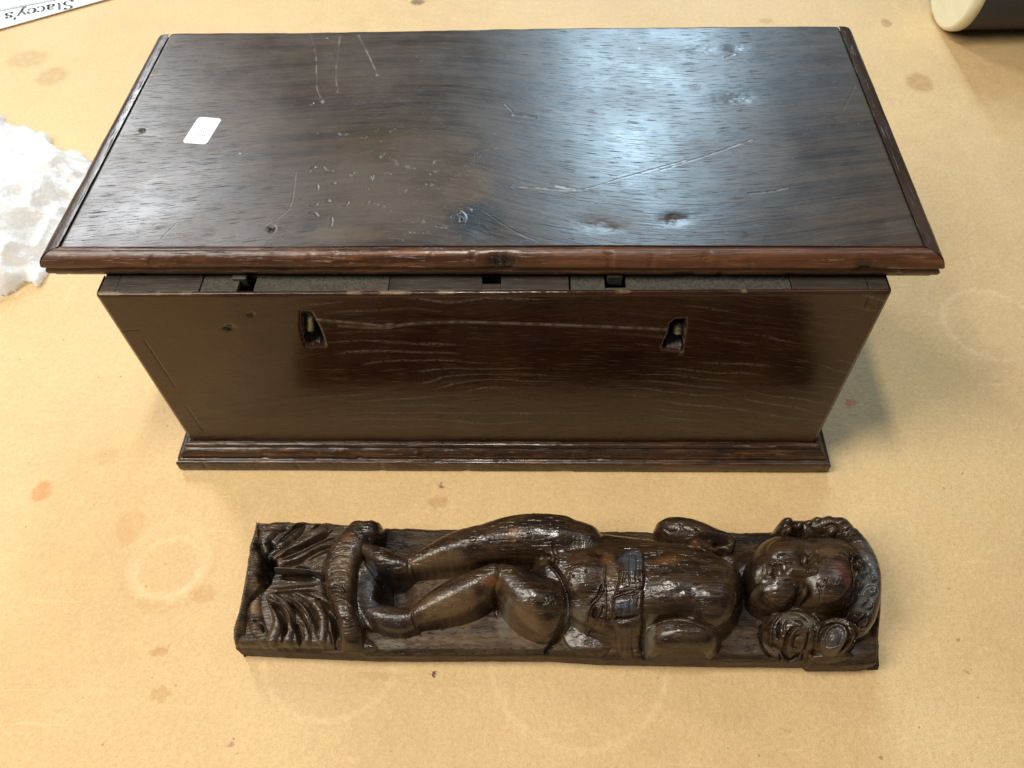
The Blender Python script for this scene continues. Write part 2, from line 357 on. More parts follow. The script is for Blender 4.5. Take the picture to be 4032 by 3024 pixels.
    Ft = np.stack([top[:-1], top[1:], a0 + np.arange(1, nx), a0 + np.arange(nx - 1)], -1)
    Fl = np.stack([lf[1:], lf[:-1], b0 + np.arange(nz - 1), b0 + np.arange(1, nz)], -1)
    Fr = np.stack([rt[:-1], rt[1:], c0 + np.arange(1, nz), c0 + np.arange(nz - 1)], -1)
    Vv = np.vstack(A)
    ex = lambda a: np.vstack([a, a[top], a[lf], a[rt]])
    tt = ex(tint.reshape(-1, 4)); pp = np.concatenate([pale.ravel(), np.zeros(nx + 2 * nz)])
    # chipped pale arris
    ch = .6 * sstep(.62, .74, fbm(Vv[:, 0] * 90, Vv[:, 2] * 300, 71)) * sstep(H - .0009, H - .0003, Vv[:, 2])
    k = ch > tt[:, 3]; tt[k, :3] = (.26, .19, .12); tt[:, 3] = np.maximum(tt[:, 3], ch)
    me = raw('front_board', Vv, np.vstack([Fq, Ft, Fl, Fr]), True, {'grain': ex(grain.reshape(-1, 3)), 'tint': tt, 'pale': pp})
    return link('front_board', me, M_front, box)
fb = front_board()
# lock pins and ledges inside the openings
def lock_inner(pin, ledge):
    a = at_y(*pin[0], .009); b = at_y(*pin[1], .0065); ax = (b - a) / np.linalg.norm(b - a); L = np.linalg.norm(b - a)
    R = pin[2]; P = []; RR = []
    for t_, r_ in [(0, .8), (.3, .86), (.6, .95), (.8, 1), (.9, .93), (.96, .7), (1.0, .25)]: P.append(a + ax * L * t_); RR.append(R * r_)
    MB().tube(P, RR, 20).build('lock_pin', M_steel, fb, True)
    p = at_y(*ledge[0], .004); q = at_y(*ledge[1], .004)
    nx = 14; V = []; F = []
    for i in range(nx):
        x = p[0] + (q[0] - p[0]) * i / (nx - 1); dz = .0006 * random.random()
        for (yy, zz) in [(.0008, q[2] - .0006 + dz), (.0018, p[2] - .001 + dz * .6), (.012, p[2] + .001), (.012, q[2] - .004)]: V.append((x, yy, zz))
    for i in range(nx - 1):
        for j in range(3): F.append([i * 4 + j, (i + 1) * 4 + j, (i + 1) * 4 + j + 1, i * 4 + j + 1])
    MB().add(V, F).build('lock_ledge', M_ledge, fb)
lock_inner(((1221, 1225), (1223, 1303), .0030), ((1208, 1338), (1266, 1357)))
lock_inner(((2672, 1265), (2668, 1312), .0036), ((2622, 1347), (2674, 1383)))
# other boards (16 mm oak)
MB().box(-WB / 2 + .0002, -WB / 2 + .016, .017, BD, HB - .004, H - .0006).build('side_board', M_side, box)
MB().box(WB / 2 - .016, WB / 2 - .0002, .017, BD, HB - .004, H - .0006).build('side_board', M_side, box)
MB().box(-WB / 2 + .0165, WB / 2 - .0165, BD - .016, BD, HB - .004, H - .0006).build('back_board', M_side, box)
MB().box(-WB / 2 + .0165, WB / 2 - .0165, .019, BD - .0165, .002, .012).build('bottom_board', M_dark, box)
MB().box(-WB / 2 + .0165, WB / 2 - .0165, .0172, .0185, HB - .004, H - .006).build('lock_case', M_dark, box)
# top rim of the front: oak between two sunk iron lock plates
def rx(p): return at(p * U, 620 * U, H)[0]
cuts = [rx(v) for v in (433, 838, 1233, 1710)]
def rim_piece(x0, x1, name, mat, zt, hole=None):
    if hole is None: return MB().box(x0, x1, .0034, .0168, H - .012, zt, .0004).build(name, mat, box)
    hx0, hx1, hy0, hy1 = hole; m = MB()
    m.box(x0, hx0, .0034, .0168, H - .004, zt, .0003); m.box(hx1, x1, .0034, .0168, H - .004, zt, .0003)
    m.box(hx0 + .00002, hx1 - .00002, .0034, hy0, H - .0041, zt - .0001, .0003); m.box(hx0 + .00002, hx1 - .00002, hy1, .0168, H - .0041, zt - .0001, .0003)
    return m.build(name, mat, box)
g = .0005
def hole(x0, x1, yb): a = at(x0 * U, yb * U, H); b = at(x1 * U, yb * U, H); return (a[0], b[0], a[1], .0162)
rim_piece(-WB / 2 + .0006, rx(250), 'rim_strip', M_rim, H - .0006)
rim_piece(rx(250) + .0002, cuts[0] - g, 'rim_strip', M_rim, H - .0003)
rim_piece(cuts[0], cuts[1], 'lock_plate', M_iron, H - .0008, hole(510, 546, 627))
rim_piece(cuts[1] + g, cuts[2] - g * 2, 'rim_strip', M_rim, H - .0003, hole(1041, 1082, 612))
rim_piece(cuts[2], cuts[3], 'lock_plate', M_iron, H - .0008, hole(1307, 1353, 619))
rim_piece(cuts[3] + g, rx(1877) - .0003, 'rim_strip', M_rim, H - .0003)
rim_piece(rx(1877) + .0003, WB / 2 - .0006, 'rim_strip', M_rim, H - .0005)
MB().box(-WB / 2 + .0165, WB / 2 - .0165, .0035, .0166, H - .02, H - .0125, 0).build('rim_core', M_dark, box)

# mouldings: swept profile with worn, slightly wandering edges
def moulding(name, prof, p0, p1, out, mat, parent, m0=0.0, m1=0.0, n=260, jit=.00035, seed=1, osc=1.0, local=True, endround=True):
    """prof: list of (outward, z); path p0->p1 (2D); out: outward 2D normal; m0/m1: mitre slopes at the ends"""
    prof = np.array(prof, float)
    p0 = np.array(p0); p1 = np.array(p1); out = np.array(out, float); d = (p1 - p0); L = np.linalg.norm(d); d /= L; k = len(prof)
    s = np.linspace(0, 1, n); V = np.zeros((n, k, 3)); 
    for j, (o, z) in enumerate(prof):
        o = o * osc; a = s * L; a = a + (-(m0 * o) * (1 - s) + (m1 * o) * s)
        wv = .6 * jit * (fbm(a * 70 + j * .35, np.full(n, j * .35), seed) - .5) * 2 + jit * .35 * (vnoise(a * 420, np.full(n, j * .8), seed + 3) - .5)
        chip = -jit * 2.2 * sstep(.78, .92, vnoise(a * 130, np.full(n, j * .25), seed + 9)) * (0.2 + (o > .004))
        oo = o + (wv + chip) * (.3 if j in (0, k - 1) else 1)
        e = np.minimum(a, L - a)
        V[:, j, 0] = p0[0] + d[0] * a + out[0] * oo; V[:, j, 1] = p0[1] + d[1] * a + out[1] * oo; V[:, j, 2] = z + wv * .6
    Fq = gridfaces(n, k)
    me = raw(name, V.reshape(-1, 3), Fq, True, {'tint': np.zeros((n * k, 4))}); return link(name, me, mat, parent)
BP = [(0, .0226), (.0016, .0226), (.0024, .0225), (.0031, .0221), (.0036, .0213), (.0037, .0206), (.0034, .0198), (.0029, .0196), (.0028, .0190), (.0034, .0187), (.0050, .0180), (.0065, .0164), (.0075, .0146), (.0079, .0126), (.0079, .0118), (.0080, .0115), (.0092, .0114), (.0107, .0114), (.0113, .0111), (.0117, .0104), (.0118, .0096), (.0118, .006), (.0118, .003), (.0115, .0008), (.0106, .0002), (0, .0002)]
moulding('base_moulding', BP, (-WB / 2, 0), (WB / 2, 0), (0, -1), M_base, box, 1, 1, 420, .0003, 3)
moulding('base_moulding', BP, (-WB / 2, BD), (-WB / 2, 0), (-1, 0), M_mould_s, box, 0, 1, 220, .0003, 5)
moulding('base_moulding', BP, (WB / 2, 0), (WB / 2, BD), (1, 0), M_mould_s, box, 1, 0, 220, .0003, 7)

# ------------------------------------------------------------------ the lid
LT = 0.1951
LW = .2434; LY0 = .0200; LY1 = .2452
def lid_panel():
    nx, ny = 900, 400
    xs = np.linspace(-LW, LW, nx); ys = np.linspace(LY0, LY1, ny)
    X, Y = np.meshgrid(xs, ys, indexing='ij'); ca, sa = math.cos(-.0092), math.sin(-.0092)
    WX = -.0027 + ca * X - sa * Y; WY = sa * X + ca * Y
    px, py = proj(WX, WY, LT); px2, py2 = px / U, py / U
    Z = np.full(X.shape, LT)
    Z += .0011 * (fbm(X * 7, Y * 9, 101) - .5) + .0008 * np.sin(X * 13 + .4) * .6
    Z += .00018 * (fbm(X * 16, Y * 26, 103) - .5)
    tint = np.zeros((nx, ny, 4))
    def put(a, col):
        k = a > tint[..., 3]; tint[k, :3] = col; tint[..., 3] = np.maximum(tint[..., 3], a)
    def blot(cx, cy, rx_, ry_, col, op, sd):
        d = np.hypot((px2 - cx) / rx_, (py2 - cy) / ry_) + .7 * (fbm(X * 50, Y * 90, 110 + sd) - .5); put(op * (1 - sstep(.45, 1.15, d)), col)
    q = lambda x, y: (1200 / U + x / 1.4427 / U, y / 1.4427 / U)          # enlarged view -> 2212 frame
    q3 = lambda x, y: (2600 / U + x / 1.4427 / U, y / 1.4427 / U)
    q1 = lambda x, y: (x / 1.4427 / U, y / 1.4427 / U)
    blot(*q(520, 1000), 190, 130, (.062, .040, .020), .55, 1); blot(*q(860, 820), 60, 30, (.075, .047, .022), .4, 2); blot(*q(900, 1060), 70, 50, (.085, .05, .022), .45, 3)
    blot(*q(300, 1330), 120, 22, (.075, .045, .02), .5, 4)
    blot(*q(960, 1270), 75, 42, (.010, .009, .009), .85, 5); blot(*q(720, 860), 18, 50, (.016, .011, .008), .3, 6); blot(*q(20, 1290), 20, 14, (.012, .01, .009), .8, 7)
    blot(*q1(1290, 1080), 40, 12, (.012, .011, .011), .6, 8); blot(*q3(420, 880), 130, 40, (.045, .026, .018), .35, 9); blot(*q3(800, 500), 110, 90, (.022, .014, .012), .5, 10)
    def groove(P, wd, dep, raise_=.0, col=None, op=0., sd=0):
        nonlocal Z
        d, tt = polydist(px2, py2, spline(np.array(P, float)), wd * 4)
        Z -= dep * np.exp(-(d / wd) ** 2)
        if raise_: Z += raise_ * np.exp(-((d - 2.0 * wd) / wd) ** 2)
        if col is not None: put(op * np.exp(-(d / wd) ** 2) * (.1 + .9 * sstep(.3, .7, vnoise(px2 / 9, py2 / 9, 130 + sd))), col)
    PALE = (.30, .28, .25)
    for P, wd, op in [([q(20, 170), q(62, 320), q(66, 490), q(100, 575)], 1.0, .7), ([q(200, 195), q(175, 400), q(185, 520)], 1.2, .55), ([q(305, 200), q(370, 330), q(412, 425)], 1.3, .65),
                      ([q(1180, 1062), q(1330, 1070), q(1560, 1082), q(1800, 1015), q(2000, 960), q(2160, 915)], 1.5, .6), ([q(1430, 1060), q(1540, 1080)], 2.2, .9),
                      ([q3(0, 970), q3(250, 890), q3(520, 795)], 1.5, .8), ([q(965, 935), q(985, 870), q(1105, 840)], 1.0, .3), ([q(1140, 595), q(1185, 640)], 1.2, .4), ([q(1185, 655), q(1310, 670)], 2.5, .35),
                      ([q3(500, 1100), q3(620, 1090), q3(720, 1070)], 1.5, .35), ([q3(1040, 620), q3(1110, 480)], .8, .15),
                      ([q(650, 1175), q(800, 1195)], 1.3, .4), ([q(1010, 1195), q(1180, 1310), q(1330, 1380)], 1.2, .2),
                      ([q1(1330, 880), q1(1360, 870)], 1.8, .6), ([q1(915, 1350), q1(1000, 1265)], 1.2, .4), ([q1(1500, 1280), q1(1640, 1180), q1(1680, 980)], 1., .3), ([q3(370, 330), q3(420, 310)], 2, .4)]:
        groove(P, wd, .00010, .00003, PALE, op * .75)
    for (a, b, c) in [(100, 575, 3), (1900, 280, 2.5), (410, 425, 2)]:
        u_ = q(a, b); put(.7 * np.exp(-((px2 - u_[0]) ** 2 + (py2 - u_[1]) ** 2) / c ** 2), (.34, .29, .25))
    marks = [(210, 760, 24), (330, 780, 18), (410, 740, 10), (500, 740, 14), (40, 960, 22), (130, 960, 30), (270, 990, 12), (370, 1010, 22), (470, 985, 16), (600, 950, 24), (510, 920, 26), (440, 885, 14), (160, 1040, 10), (70, 1060, 14), (350, 1070, 10), (560, 1085, 16), (660, 1075, 12), (710, 1050, 16), (50, 1160, 18), (130, 1140, 10), (230, 1155, 16), (350, 1150, 14), (400, 1160, 14), (460, 1170, 20), (50, 1215, 26), (150, 1260, 30), (590, 1260, 22), (660, 1260, 18), (610, 1320, 10), (690, 1325, 12), (770, 1290, 20), (820, 1290, 16), (530, 1365, 24), (40, 590, 8), (740, 920, 10), (730, 980, 16), (120, 215, 6)]
    rr = random.Random(5)
    for (a, b, L) in marks:
        th = rr.uniform(-1.1, .5) if rr.random() < .7 else rr.uniform(0, 3.1); u_ = q(a, b); L = L / 1.4427 / U * 1.0; bend = rr.uniform(-.6, .6) * L
        dx, dy = math.cos(th) * L, math.sin(th) * L
        P = [(u_[0] - dx, u_[1] - dy * .8), (u_[0] - dy * bend / L, u_[1] + dx * bend / L), (u_[0] + dx, u_[1] + dy * .8)]
        groove(P, 1.7, .00034 * rr.uniform(.5, 1.2), .00004, (.045, .034, .024), .45)
    groove([q(835, 1235), q(865, 1195), q(900, 1185), q(940, 1195)], 2.0, -.0005, 0, (.16, .14, .11), .4); groove([q(880, 1215), q(900, 1235), q(895, 1255)], 2.2, .0008, .0004)
    for (u_, rx_, ry_, dp) in [(q(1650, 1280), 45, 16, .0012), (q(2090, 1250), 26, 10, .0013), (q3(230, 285), 40, 9, .001), (q3(420, 280), 22, 8, .001), (q3(420, 565), 40, 12, .0012), (q3(90, 1250), 26, 9, .0011), (q3(1290, 1270), 30, 12, .0008), (q1(810, 738), 5, 3, .0012), (q1(1540, 1297), 5, 4, .003), (q(790, 175), 10, 5, .0006), (q(1040, 1320), 26, 20, .0012), (q(1750, 1300), 22, 8, .001)]:
        r2 = ((px2 - u_[0]) / rx_) ** 2 + ((py2 - u_[1]) / ry_) ** 2; nz_ = .6 + .8 * fbm(X * 260, Y * 400, 140)
        dp *= 1 if rx_ < 8 else .38; Z -= dp * np.exp(-r2) * nz_
    # specks of dust and tiny nicks
    for i in range(110):
        cx, cy = rr.uniform(-LW, LW), rr.uniform(LY0, LY1); i0 = int((cx + LW) / (2 * LW) * (nx - 1)); j0 = int((cy - LY0) / (LY1 - LY0) * (ny - 1))
        w_ = rr.choice([1, 1, 1, 2]); tint[i0:i0 + w_, j0:j0 + 1] = (.40, .37, .33, rr.uniform(.1, .5))
    # crack from the left joint
    groove([q1(655, 770), q1(760, 768), q1(900, 772)], .9, .0002, 0, (.012, .010, .009), .6)
    Z -= .0010 * np.exp(-((X + LW) / .0008) ** 2) + .0006 * np.exp(-((X - LW) / .0005) ** 2)
    Z -= .0007 * np.exp(-((Y - LY1) / .0012) ** 2) * (.6 + fbm(X * 60, Y, 150))
    # grain flow sweeping round the knot
    ctl = np.array([(80, .10), (300, .16), (600, .14), (800, .05), (950, -.25), (1080, -.42), (1250, -.22), (1450, -.04), (1600, .10), (1800, .18), (2050, .14)])
    sl = np.interp(px2[:, 0], ctl[:, 0], ctl[:, 1]); fx = np.concatenate([[0], np.cumsum(sl[1:] * np.diff(xs))])
    fall = .45 + .75 * (1 - sstep(LY0, LY1, Y)); gy = Y - fx[:, None] * fall + .006 * (fbm(X * 9, Y * 14, 160) - .5)
    grain = np.stack([X, gy, np.zeros_like(X)], -1)
    # raised/sunk year bands following the flow
    global LIDS; LIDS = (WX, WY, Z)
    V = np.stack([WX, WY, Z], -1).reshape(-1, 3); idx = np.arange(nx * ny).reshape(nx, ny); Fq = gridfaces(nx, ny)
    # turn down the back edge and close the underside
    bk = idx[:, -1]; Vb = V[bk].copy(); Vb[:, 2] = H + .0005; a0 = len(V); fr = idx[:, 0]; Vf = V[fr].copy(); Vf[:, 2] = H + .0005; b0 = a0 + nx
    F1 = np.stack([bk[1:], bk[:-1], a0 + np.arange(nx - 1), a0 + np.arange(1, nx)], -1)[:, ::-1]
    F2 = np.stack([a0 + np.arange(nx - 1), a0 + np.arange(1, nx), b0 + np.arange(1, nx), b0 + np.arange(nx - 1)], -1)
    ex = lambda a: np.vstack([a, a[bk], a[fr]])
    me = raw('lid', np.vstack([V, Vb, Vf]), np.vstack([Fq, F1, F2]), True, {'grain': ex(grain.reshape(-1, 3)), 'tint': ex(tint.reshape(-1, 4))})
    return link('lid', me, M_lid, box)
lid = lid_panel()
LP = [(0, -.0004), (.0003, -.0012), (.0008, -.0013), (.0012, -.0006), (.0024, -.0006), (.0042, -.0013), (.0060, -.0027), (.0074, -.0046), (.0082, -.0066), (.0085, -.0082), (.0082, -.0093), (.0074, -.0097), (.0071, -.0103), (.0073, -.0109), (.0079, -.0118), (.0080, -.0132), (.0074, -.0148), (.0060, -.0158), (.0055, -.0174), (0, -.0174)]
LP = [(o, LT + z) for o, z in LP]
def lw(x, y): ca, sa = math.cos(-.0092), math.sin(-.0092); return (-.0027 + ca * x - sa * y, sa * x + ca * y)
def lv(x, y): ca, sa = math.cos(-.0092), math.sin(-.0092); return (ca * x - sa * y, sa * x + ca * y)
fm = moulding('lid_moulding', LP, lw(-LW, LY0), lw(LW, LY0), lv(0, -1), M_mould, lid, 1.35, 1.35, 620, .00032, 21)
kn = at(1085 * U, 570 * U, LT - .006); kn2 = at(1870 * U, 575 * U, LT - .008)
ta = fm.data.attributes['tint'].data
for v in fm.data.vertices:
    for k_, r_, zr, dp in ((kn, .0085, .0042, .0024), (kn2, .006, .003, .0014)):
        d_ = ((v.co.x - k_[0]) / r_) ** 2 + ((v.co.z - k_[2]) / zr) ** 2
        if d_ < 4:
            e_ = math.exp(-d_ * 1.2); v.co.y += dp * e_ * (.5 + random.random())
            if e_ > .12: ta[v.index].color = (.010, .008, .007, min(.9, e_ * 1.6 * (.5 + .6 * random.random())))
LPs = [(o, LT + z) for o, z in [(0, -.0003), (.0040, -.0005), (.0070, -.0013), (.0092, -.0030), (.0105, -.0055), (.0112, -.0080), (.0108, -.0094), (.0098, -.0098), (.0095, -.0104), (.0097, -.0110), (.0104, -.0120), (.0104, -.0134), (.0098, -.0149), (.0080, -.0158), (.0073, -.0174), (0, -.0174)]]
lm = moulding('lid_moulding', LPs, lw(-LW - .0004, LY1 - .001), lw(-LW - .0004, LY0), lv(-1, 0), M_mould_s, lid, 0, .74, 260, .0002, 25)
rm = moulding('lid_moulding', LPs, lw(LW + .0002, LY0), lw(LW + .0002, LY1 - .001), lv(1, 0), M_mould_s, lid, .74, 0, 260, .0002, 29)
MB().box(-LW - .004, LW + .004, LY0 + .001, LY1 - .0015, H + .0006, LT - .0022, .0003).build('lid_underside', M_side, lid)
for v in lid.children[-1].data.vertices: v.co.x, v.co.y = lw(v.co.x, v.co.y)
# iron staples under the lid front edge
for px_, w_, dz in [(517, .0044, .004), (1329, .0046, .0035)]:
    p = at(px_ * U, 604 * U, H)
    MB().box(p[0] - w_, p[0] + w_, .0118, .0160, H - .006, H + .0012, .0008).build('lid_staple', M_iron, lid)
# white price sticker stuck down on the lid
def lid_z(x, y):
    WX, WY, Z = LIDS; k = np.argmin((WX - x) ** 2 + (WY - y) ** 2); return Z.ravel()[k]
def sticker():
    pts = [at(x / 7.3733 + 650, y / 7.375 + 420, LT) for x, y in [(1000, 290), (1660, 340), (1190, 1085), (470, 1030)]]   # four corners
    c = sum(pts) / 4; ex = (pts[1] + pts[2] - pts[0] - pts[3]) / 2; ey = (pts[0] + pts[1] - pts[2] - pts[3]) / 2
    W, Hh = np.linalg.norm(ex), np.linalg.norm(ey); ex /= W; ey = np.array([-ex[1], ex[0], 0]); r = .0024; O = []
    for sx, sy, a0 in [(1, 1, 0), (-1, 1, 90), (-1, -1, 180), (1, -1, 270)]:
        for a in np.linspace(a0, a0 + 90, 7):
            O.append((sx * (W / 2 - r) + r * math.cos(math.radians(a)), sy * (Hh / 2 - r) + r * math.sin(math.radians(a))))
    def P(u_, v_, dz): q_ = c + ex * u_ + ey * v_; return (q_[0], q_[1], lid_z(q_[0], q_[1]) + dz)
    V = []; n = len(O)
    for f in (1.0, .75, .5, .25): V += [P(u_ * f, v_ * f, .00022) for u_, v_ in O]
    V.append(P(0, 0, .00022)); V += [P(u_, v_, -.0004) for u_, v_ in O]
    F = []
    for k in range(3): F += [[k * n + i, k * n + (i + 1) % n, (k + 1) * n + (i + 1) % n, (k + 1) * n + i] for i in range(n)]
    F += [[3 * n + i, 3 * n + (i + 1) % n, 4 * n] for i in range(n)]
    F += [[(i + 1) % n, i, 4 * n + 1 + i, 4 * n + 1 + (i + 1) % n] for i in range(n)]
    MB().add(V, F).build('price_sticker', plain('sticker_paper', (.86, .87, .88), .55, 0, .02), lid, True)
    ink = MB(); rr = random.Random(3)
    def dash(u_, v_, L, th, wd=.00050):
        d = np.array([math.cos(th), math.sin(th)]); nn = np.array([-d[1], d[0]]); o = np.array([u_, v_])
        ink.add([P(*q_, .00055) for q_ in (o - d * L / 2 - nn * wd / 2, o + d * L / 2 - nn * wd / 2, o + d * L / 2 + nn * wd / 2, o - d * L / 2 + nn * wd / 2)], [[0, 1, 2, 3]])
    for row, (v_, n_, hh) in enumerate([(-.0010, 3, .0026), (-.0052, 7, .0021), (-.0090, 8, .0014)]):
        for i in range(n_):
            u0 = (i - (n_ - 1) / 2) * (.0030 if row == 0 else .0019)
            for k in range(2): dash(u0 + rr.uniform(-.0006, .0006), v_ + rr.uniform(-.3, .3) * hh, hh * rr.uniform(.35, .9), rr.choice([1.57, 1.4, 0.1, 1.8]))
    ink.build('faded_print', plain('faded_ink', (.30, .30, .31), .7), lid)
sticker()

# ------------------------------------------------------------------ the carved oak panel with a putto
carving = empty('carved_panel', (.037, -.106, 0))
tag(carving, 'dark oak carved panel of a curly-haired cherub lying before the box', 'carving')
CR = {'A': (880, 1980, 1.6758), 'B': (2100, 1980, 1.5255), 'C': (2850, 1980, 2.37), 'D': (880, 1980, 2.5517), 'E': (1250, 1980, 2.3284)}
def cw(k, x, y, z): ox, oy, s = CR[k]; return at(ox + x / s, oy + y / s, z)
def carve():
    nx, ny = 1180, 300
    # plank outline
    back = [('A', 190, 120, .024), ('A', 420, 112, .026), ('A', 700, 122, .026), ('A', 860, 150, .022), ('A', 920, 112, .034), ('A', 1010, 120, .030), ('A', 1060, 140, .020), ('A', 1700, 152, .020), ('A', 1800, 130, .026), ('A', 2000, 92, .036), ('B', 100, 78, .038), ('B', 260, 110, .032), ('B', 380, 140, .022), ('B', 700, 150, .020), ('B', 760, 120, .030), ('B', 800, 84, .034), ('B', 990, 92, .034), ('B', 1100, 150, .022), ('B', 1440, 152, .020), ('B', 1500, 92, .034), ('B', 1600, 108, .032), ('B', 1700, 84, .036), ('B', 1800, 88, .034), ('B', 1880, 128, .020), ('C', 1200, 205, .019), ('C', 1300, 300, .019)]
    bp = np.array([cw(*p)[:2] for p in back]); bp = bp[np.argsort(bp[:, 0])]
    front = [('A', 60, 945, .021), ('A', 400, 962, .021), ('A', 970, 985, .021), ('A', 2130, 985, .021), ('B', 430, 915, .022), ('B', 1060, 930, .021), ('B', 1662, 938, .020), ('B', 1684, 962, .019), ('B', 1990, 962, .019), ('B', 2075, 945, .019)]
    fp = np.array([cw(*p)[:2] for p in front]); fp = fp[np.argsort(fp[:, 0])]
    right = [('B', 2078, 925, .019), ('B', 2075, 815, .019), ('B', 2030, 795, .020), ('B', 2055, 730, .024), ('B', 2082, 560, .030), ('B', 2078, 450, .030), ('B', 2050, 350, .028), ('B', 1995, 290, .020), ('B', 1965, 180, .019), ('B', 1890, 130, .019)]
    rp = np.array([cw(*p)[:2] for p in right]); rp = rp[np.argsort(rp[:, 1])]
    left = np.array([cw('D', 100, 1400, .022)[:2], cw('D', 165, 1100, .022)[:2], cw('D', 250, 650, .022)[:2], cw('D', 325, 200, .022)[:2]]); left = left[np.argsort(left[:, 1])]
    T = np.linspace(0, 1, ny)[None, :]; S_ = np.linspace(0, 1, nx)[:, None]
    y0, y1 = fp[:, 1].mean(), bp[:, 1].mean()
    X = np.zeros((nx, ny)); Y = np.zeros((nx, ny)); Yg = y0 + (y1 - y0) * T + 0 * S_
    for it in range(3):
        xl = np.interp(Yg, left[:, 1], left[:, 0]); xr = np.interp(Yg, rp[:, 1], rp[:, 0])
        X = xl + (xr - xl) * S_
        ff = np.interp(X, fp[:, 0], fp[:, 1]); bb = np.interp(X, bp[:, 0], bp[:, 1]); Yg = ff + (bb - ff) * T
    Y = Yg
    # wander of the old arrises
    edge = np.minimum(np.minimum(S_ * .40, (1 - S_) * .40), np.minimum(T * .085, (1 - T) * .085))
    cache = {}
    def uv(k, z):
        key = (k, round(z, 4))
        if key not in cache:
            a, b = proj(X, Y, z); ox, oy, s = CR[k]; cache[key] = ((a - ox) * s, (b - oy) * s)
        return cache[key]
    Z = np.full((nx, ny), .0195); lab = np.zeros((nx, ny), int)          # 0 board 1 figure 2 hair 3 drapery 4 leaf 5 ledge
    a_u, a_v = uv('A', .02)
    Z += .0016 * (fbm(X * 60, Y * 140, 201) - .5)
    Z = Z - .003 * sstep(500, 250, a_v) * sstep(1000, 1060, a_u)            # board hollowed behind the figure
    def smax(h, k, L):
        nonlocal Z
        d = np.abs(h - Z); m = np.maximum(h, Z); s = m + np.maximum(k - d, 0) ** 2 / (4 * k)
        lab[h > Z] = L; Z = s
    def ell(k, cx, cy, rx, ry, ang, z0, hg, L, bl=.0012, p=2.0):
        u, v = uv(k, z0); c, s = math.cos(math.radians(ang)), math.sin(math.radians(ang))
        a = (c * (u - cx) + s * (v - cy)) / rx; b = (-s * (u - cx) + c * (v - cy)) / ry
        q = np.abs(a) ** p + np.abs(b) ** p
        h = np.where(q < 1, z0 + hg * np.sqrt(np.clip(1 - q, 0, 1)), z0 - .03 * (q - 1)); smax(h, bl, L)
    def limb(k, pts, L, bl=.0012, pw=1.0):
        """pts: u, v, r, z0, height"""
        P = np.array(pts, float); P = spline(P, 7); best = np.full((nx, ny), -1.)
        for i in range(len(P) - 1):
            z0 = (P[i, 3] + P[i + 1, 3]) / 2; z0 = round(z0 * 2000) / 2000; u, v = uv(k, z0)
            ax, ay, bx, by = P[i, 0], P[i, 1], P[i + 1, 0], P[i + 1, 1]; LL = (bx - ax) ** 2 + (by - ay) ** 2 + 1e-9
            t = np.clip(((u - ax) * (bx - ax) + (v - ay) * (by - ay)) / LL, 0, 1); d = np.hypot(u - ax - t * (bx - ax), v - ay - t * (by - ay))
            r = P[i, 2] + t * (P[i + 1, 2] - P[i, 2]); zc = P[i, 3] + t * (P[i + 1, 3] - P[i, 3]); hg = P[i, 4] + t * (P[i + 1, 4] - P[i, 4])
            q = (d / r) ** 2; h = np.where(q < 1, zc + hg * np.sqrt(np.clip(1 - q ** pw, 0, 1)), zc - .03 * (q - 1)); best = np.maximum(best, h)
        smax(best, bl, L)
    def line(k, pts, wd, dep, z, L=None, taper=True, wall=2.0, sub=8):
        """dep>0 cuts a groove, dep<0 raises a ridge"""
        nonlocal Z
        u, v = uv(k, z); d, t = polydist(u, v, spline(np.array(pts, float), sub), wd * 1.6)
        w_ = wd * (np.clip(np.minimum(t, 1 - t) * 5, .25, 1) if taper else 1.0)
        f = np.clip(1 - (d / (w_ + 1e-6)) ** 2, 0, 1) ** wall
        f = np.where(np.isfinite(d), f, 0); Z = Z - dep * f * ((np.clip(np.minimum(t, 1 - t) * 6, .3, 1)) if taper else 1.0)
        if L is not None: lab[f > .15] = L
    def ring(k, cx, cy, r0, turns, wd, dep, z, a0=0., grow=0.0, L=None, sq=1.0, dirn=1):
        a = np.linspace(0, 2 * math.pi * turns, int(22 * turns) + 3); r = r0 + grow * a / (2 * math.pi)
        line(k, np.stack([cx + r * np.cos(a0 + dirn * a), cy + sq * r * np.sin(a0 + dirn * a)], 1), wd, dep, z, L, True, 2., 1)
    def poly(k, P, z0, hg, soft, L, bl=.0006, dome=.0):
        """raised plateau with an irregular outline"""
        u, v = uv(k, z0); P = spline(np.array(P + P[:1], float), 5); ins = np.zeros(u.shape, bool)
        for i in range(len(P) - 1):
            (x1, y1_), (x2, y2_) = P[i], P[i + 1]
            ins ^= ((y1_ > v) != (y2_ > v)) & (u < (x2 - x1) * (v - y1_) / (y2_ - y1_ + 1e-9) + x1)
        d, _ = polydist(u, v, P, soft * 6); d = np.where(np.isfinite(d), d, soft * 6); sd = np.where(ins, d, -d)
        t = np.clip(sd / soft, 0, 1); h = z0 + hg * np.sqrt(np.clip(1 - (1 - t) ** 2, 0, 1)) + dome * np.clip(sd / (soft * 4), 0, 1)
        smax(np.where(ins, h, z0 - .02 * d / soft), bl, L)
    def lift(k, P, hg, soft, z, L):
        nonlocal Z
        u, v = uv(k, z); P = spline(np.array(P + P[:1], float), 5); ins = np.zeros(u.shape, bool)
        for i in range(len(P) - 1):
            (x1, y1_), (x2, y2_) = P[i], P[i + 1]
            ins ^= ((y1_ > v) != (y2_ > v)) & (u < (x2 - x1) * (v - y1_) / (y2_ - y1_ + 1e-9) + x1)
        d, _ = polydist(u, v, P, soft * 3); d = np.where(np.isfinite(d), d, soft * 3); t = np.where(ins, np.clip(d / soft, 0, 1), 0)
        Z = Z + hg * np.sqrt(t * (2 - t)); lab[ins] = L
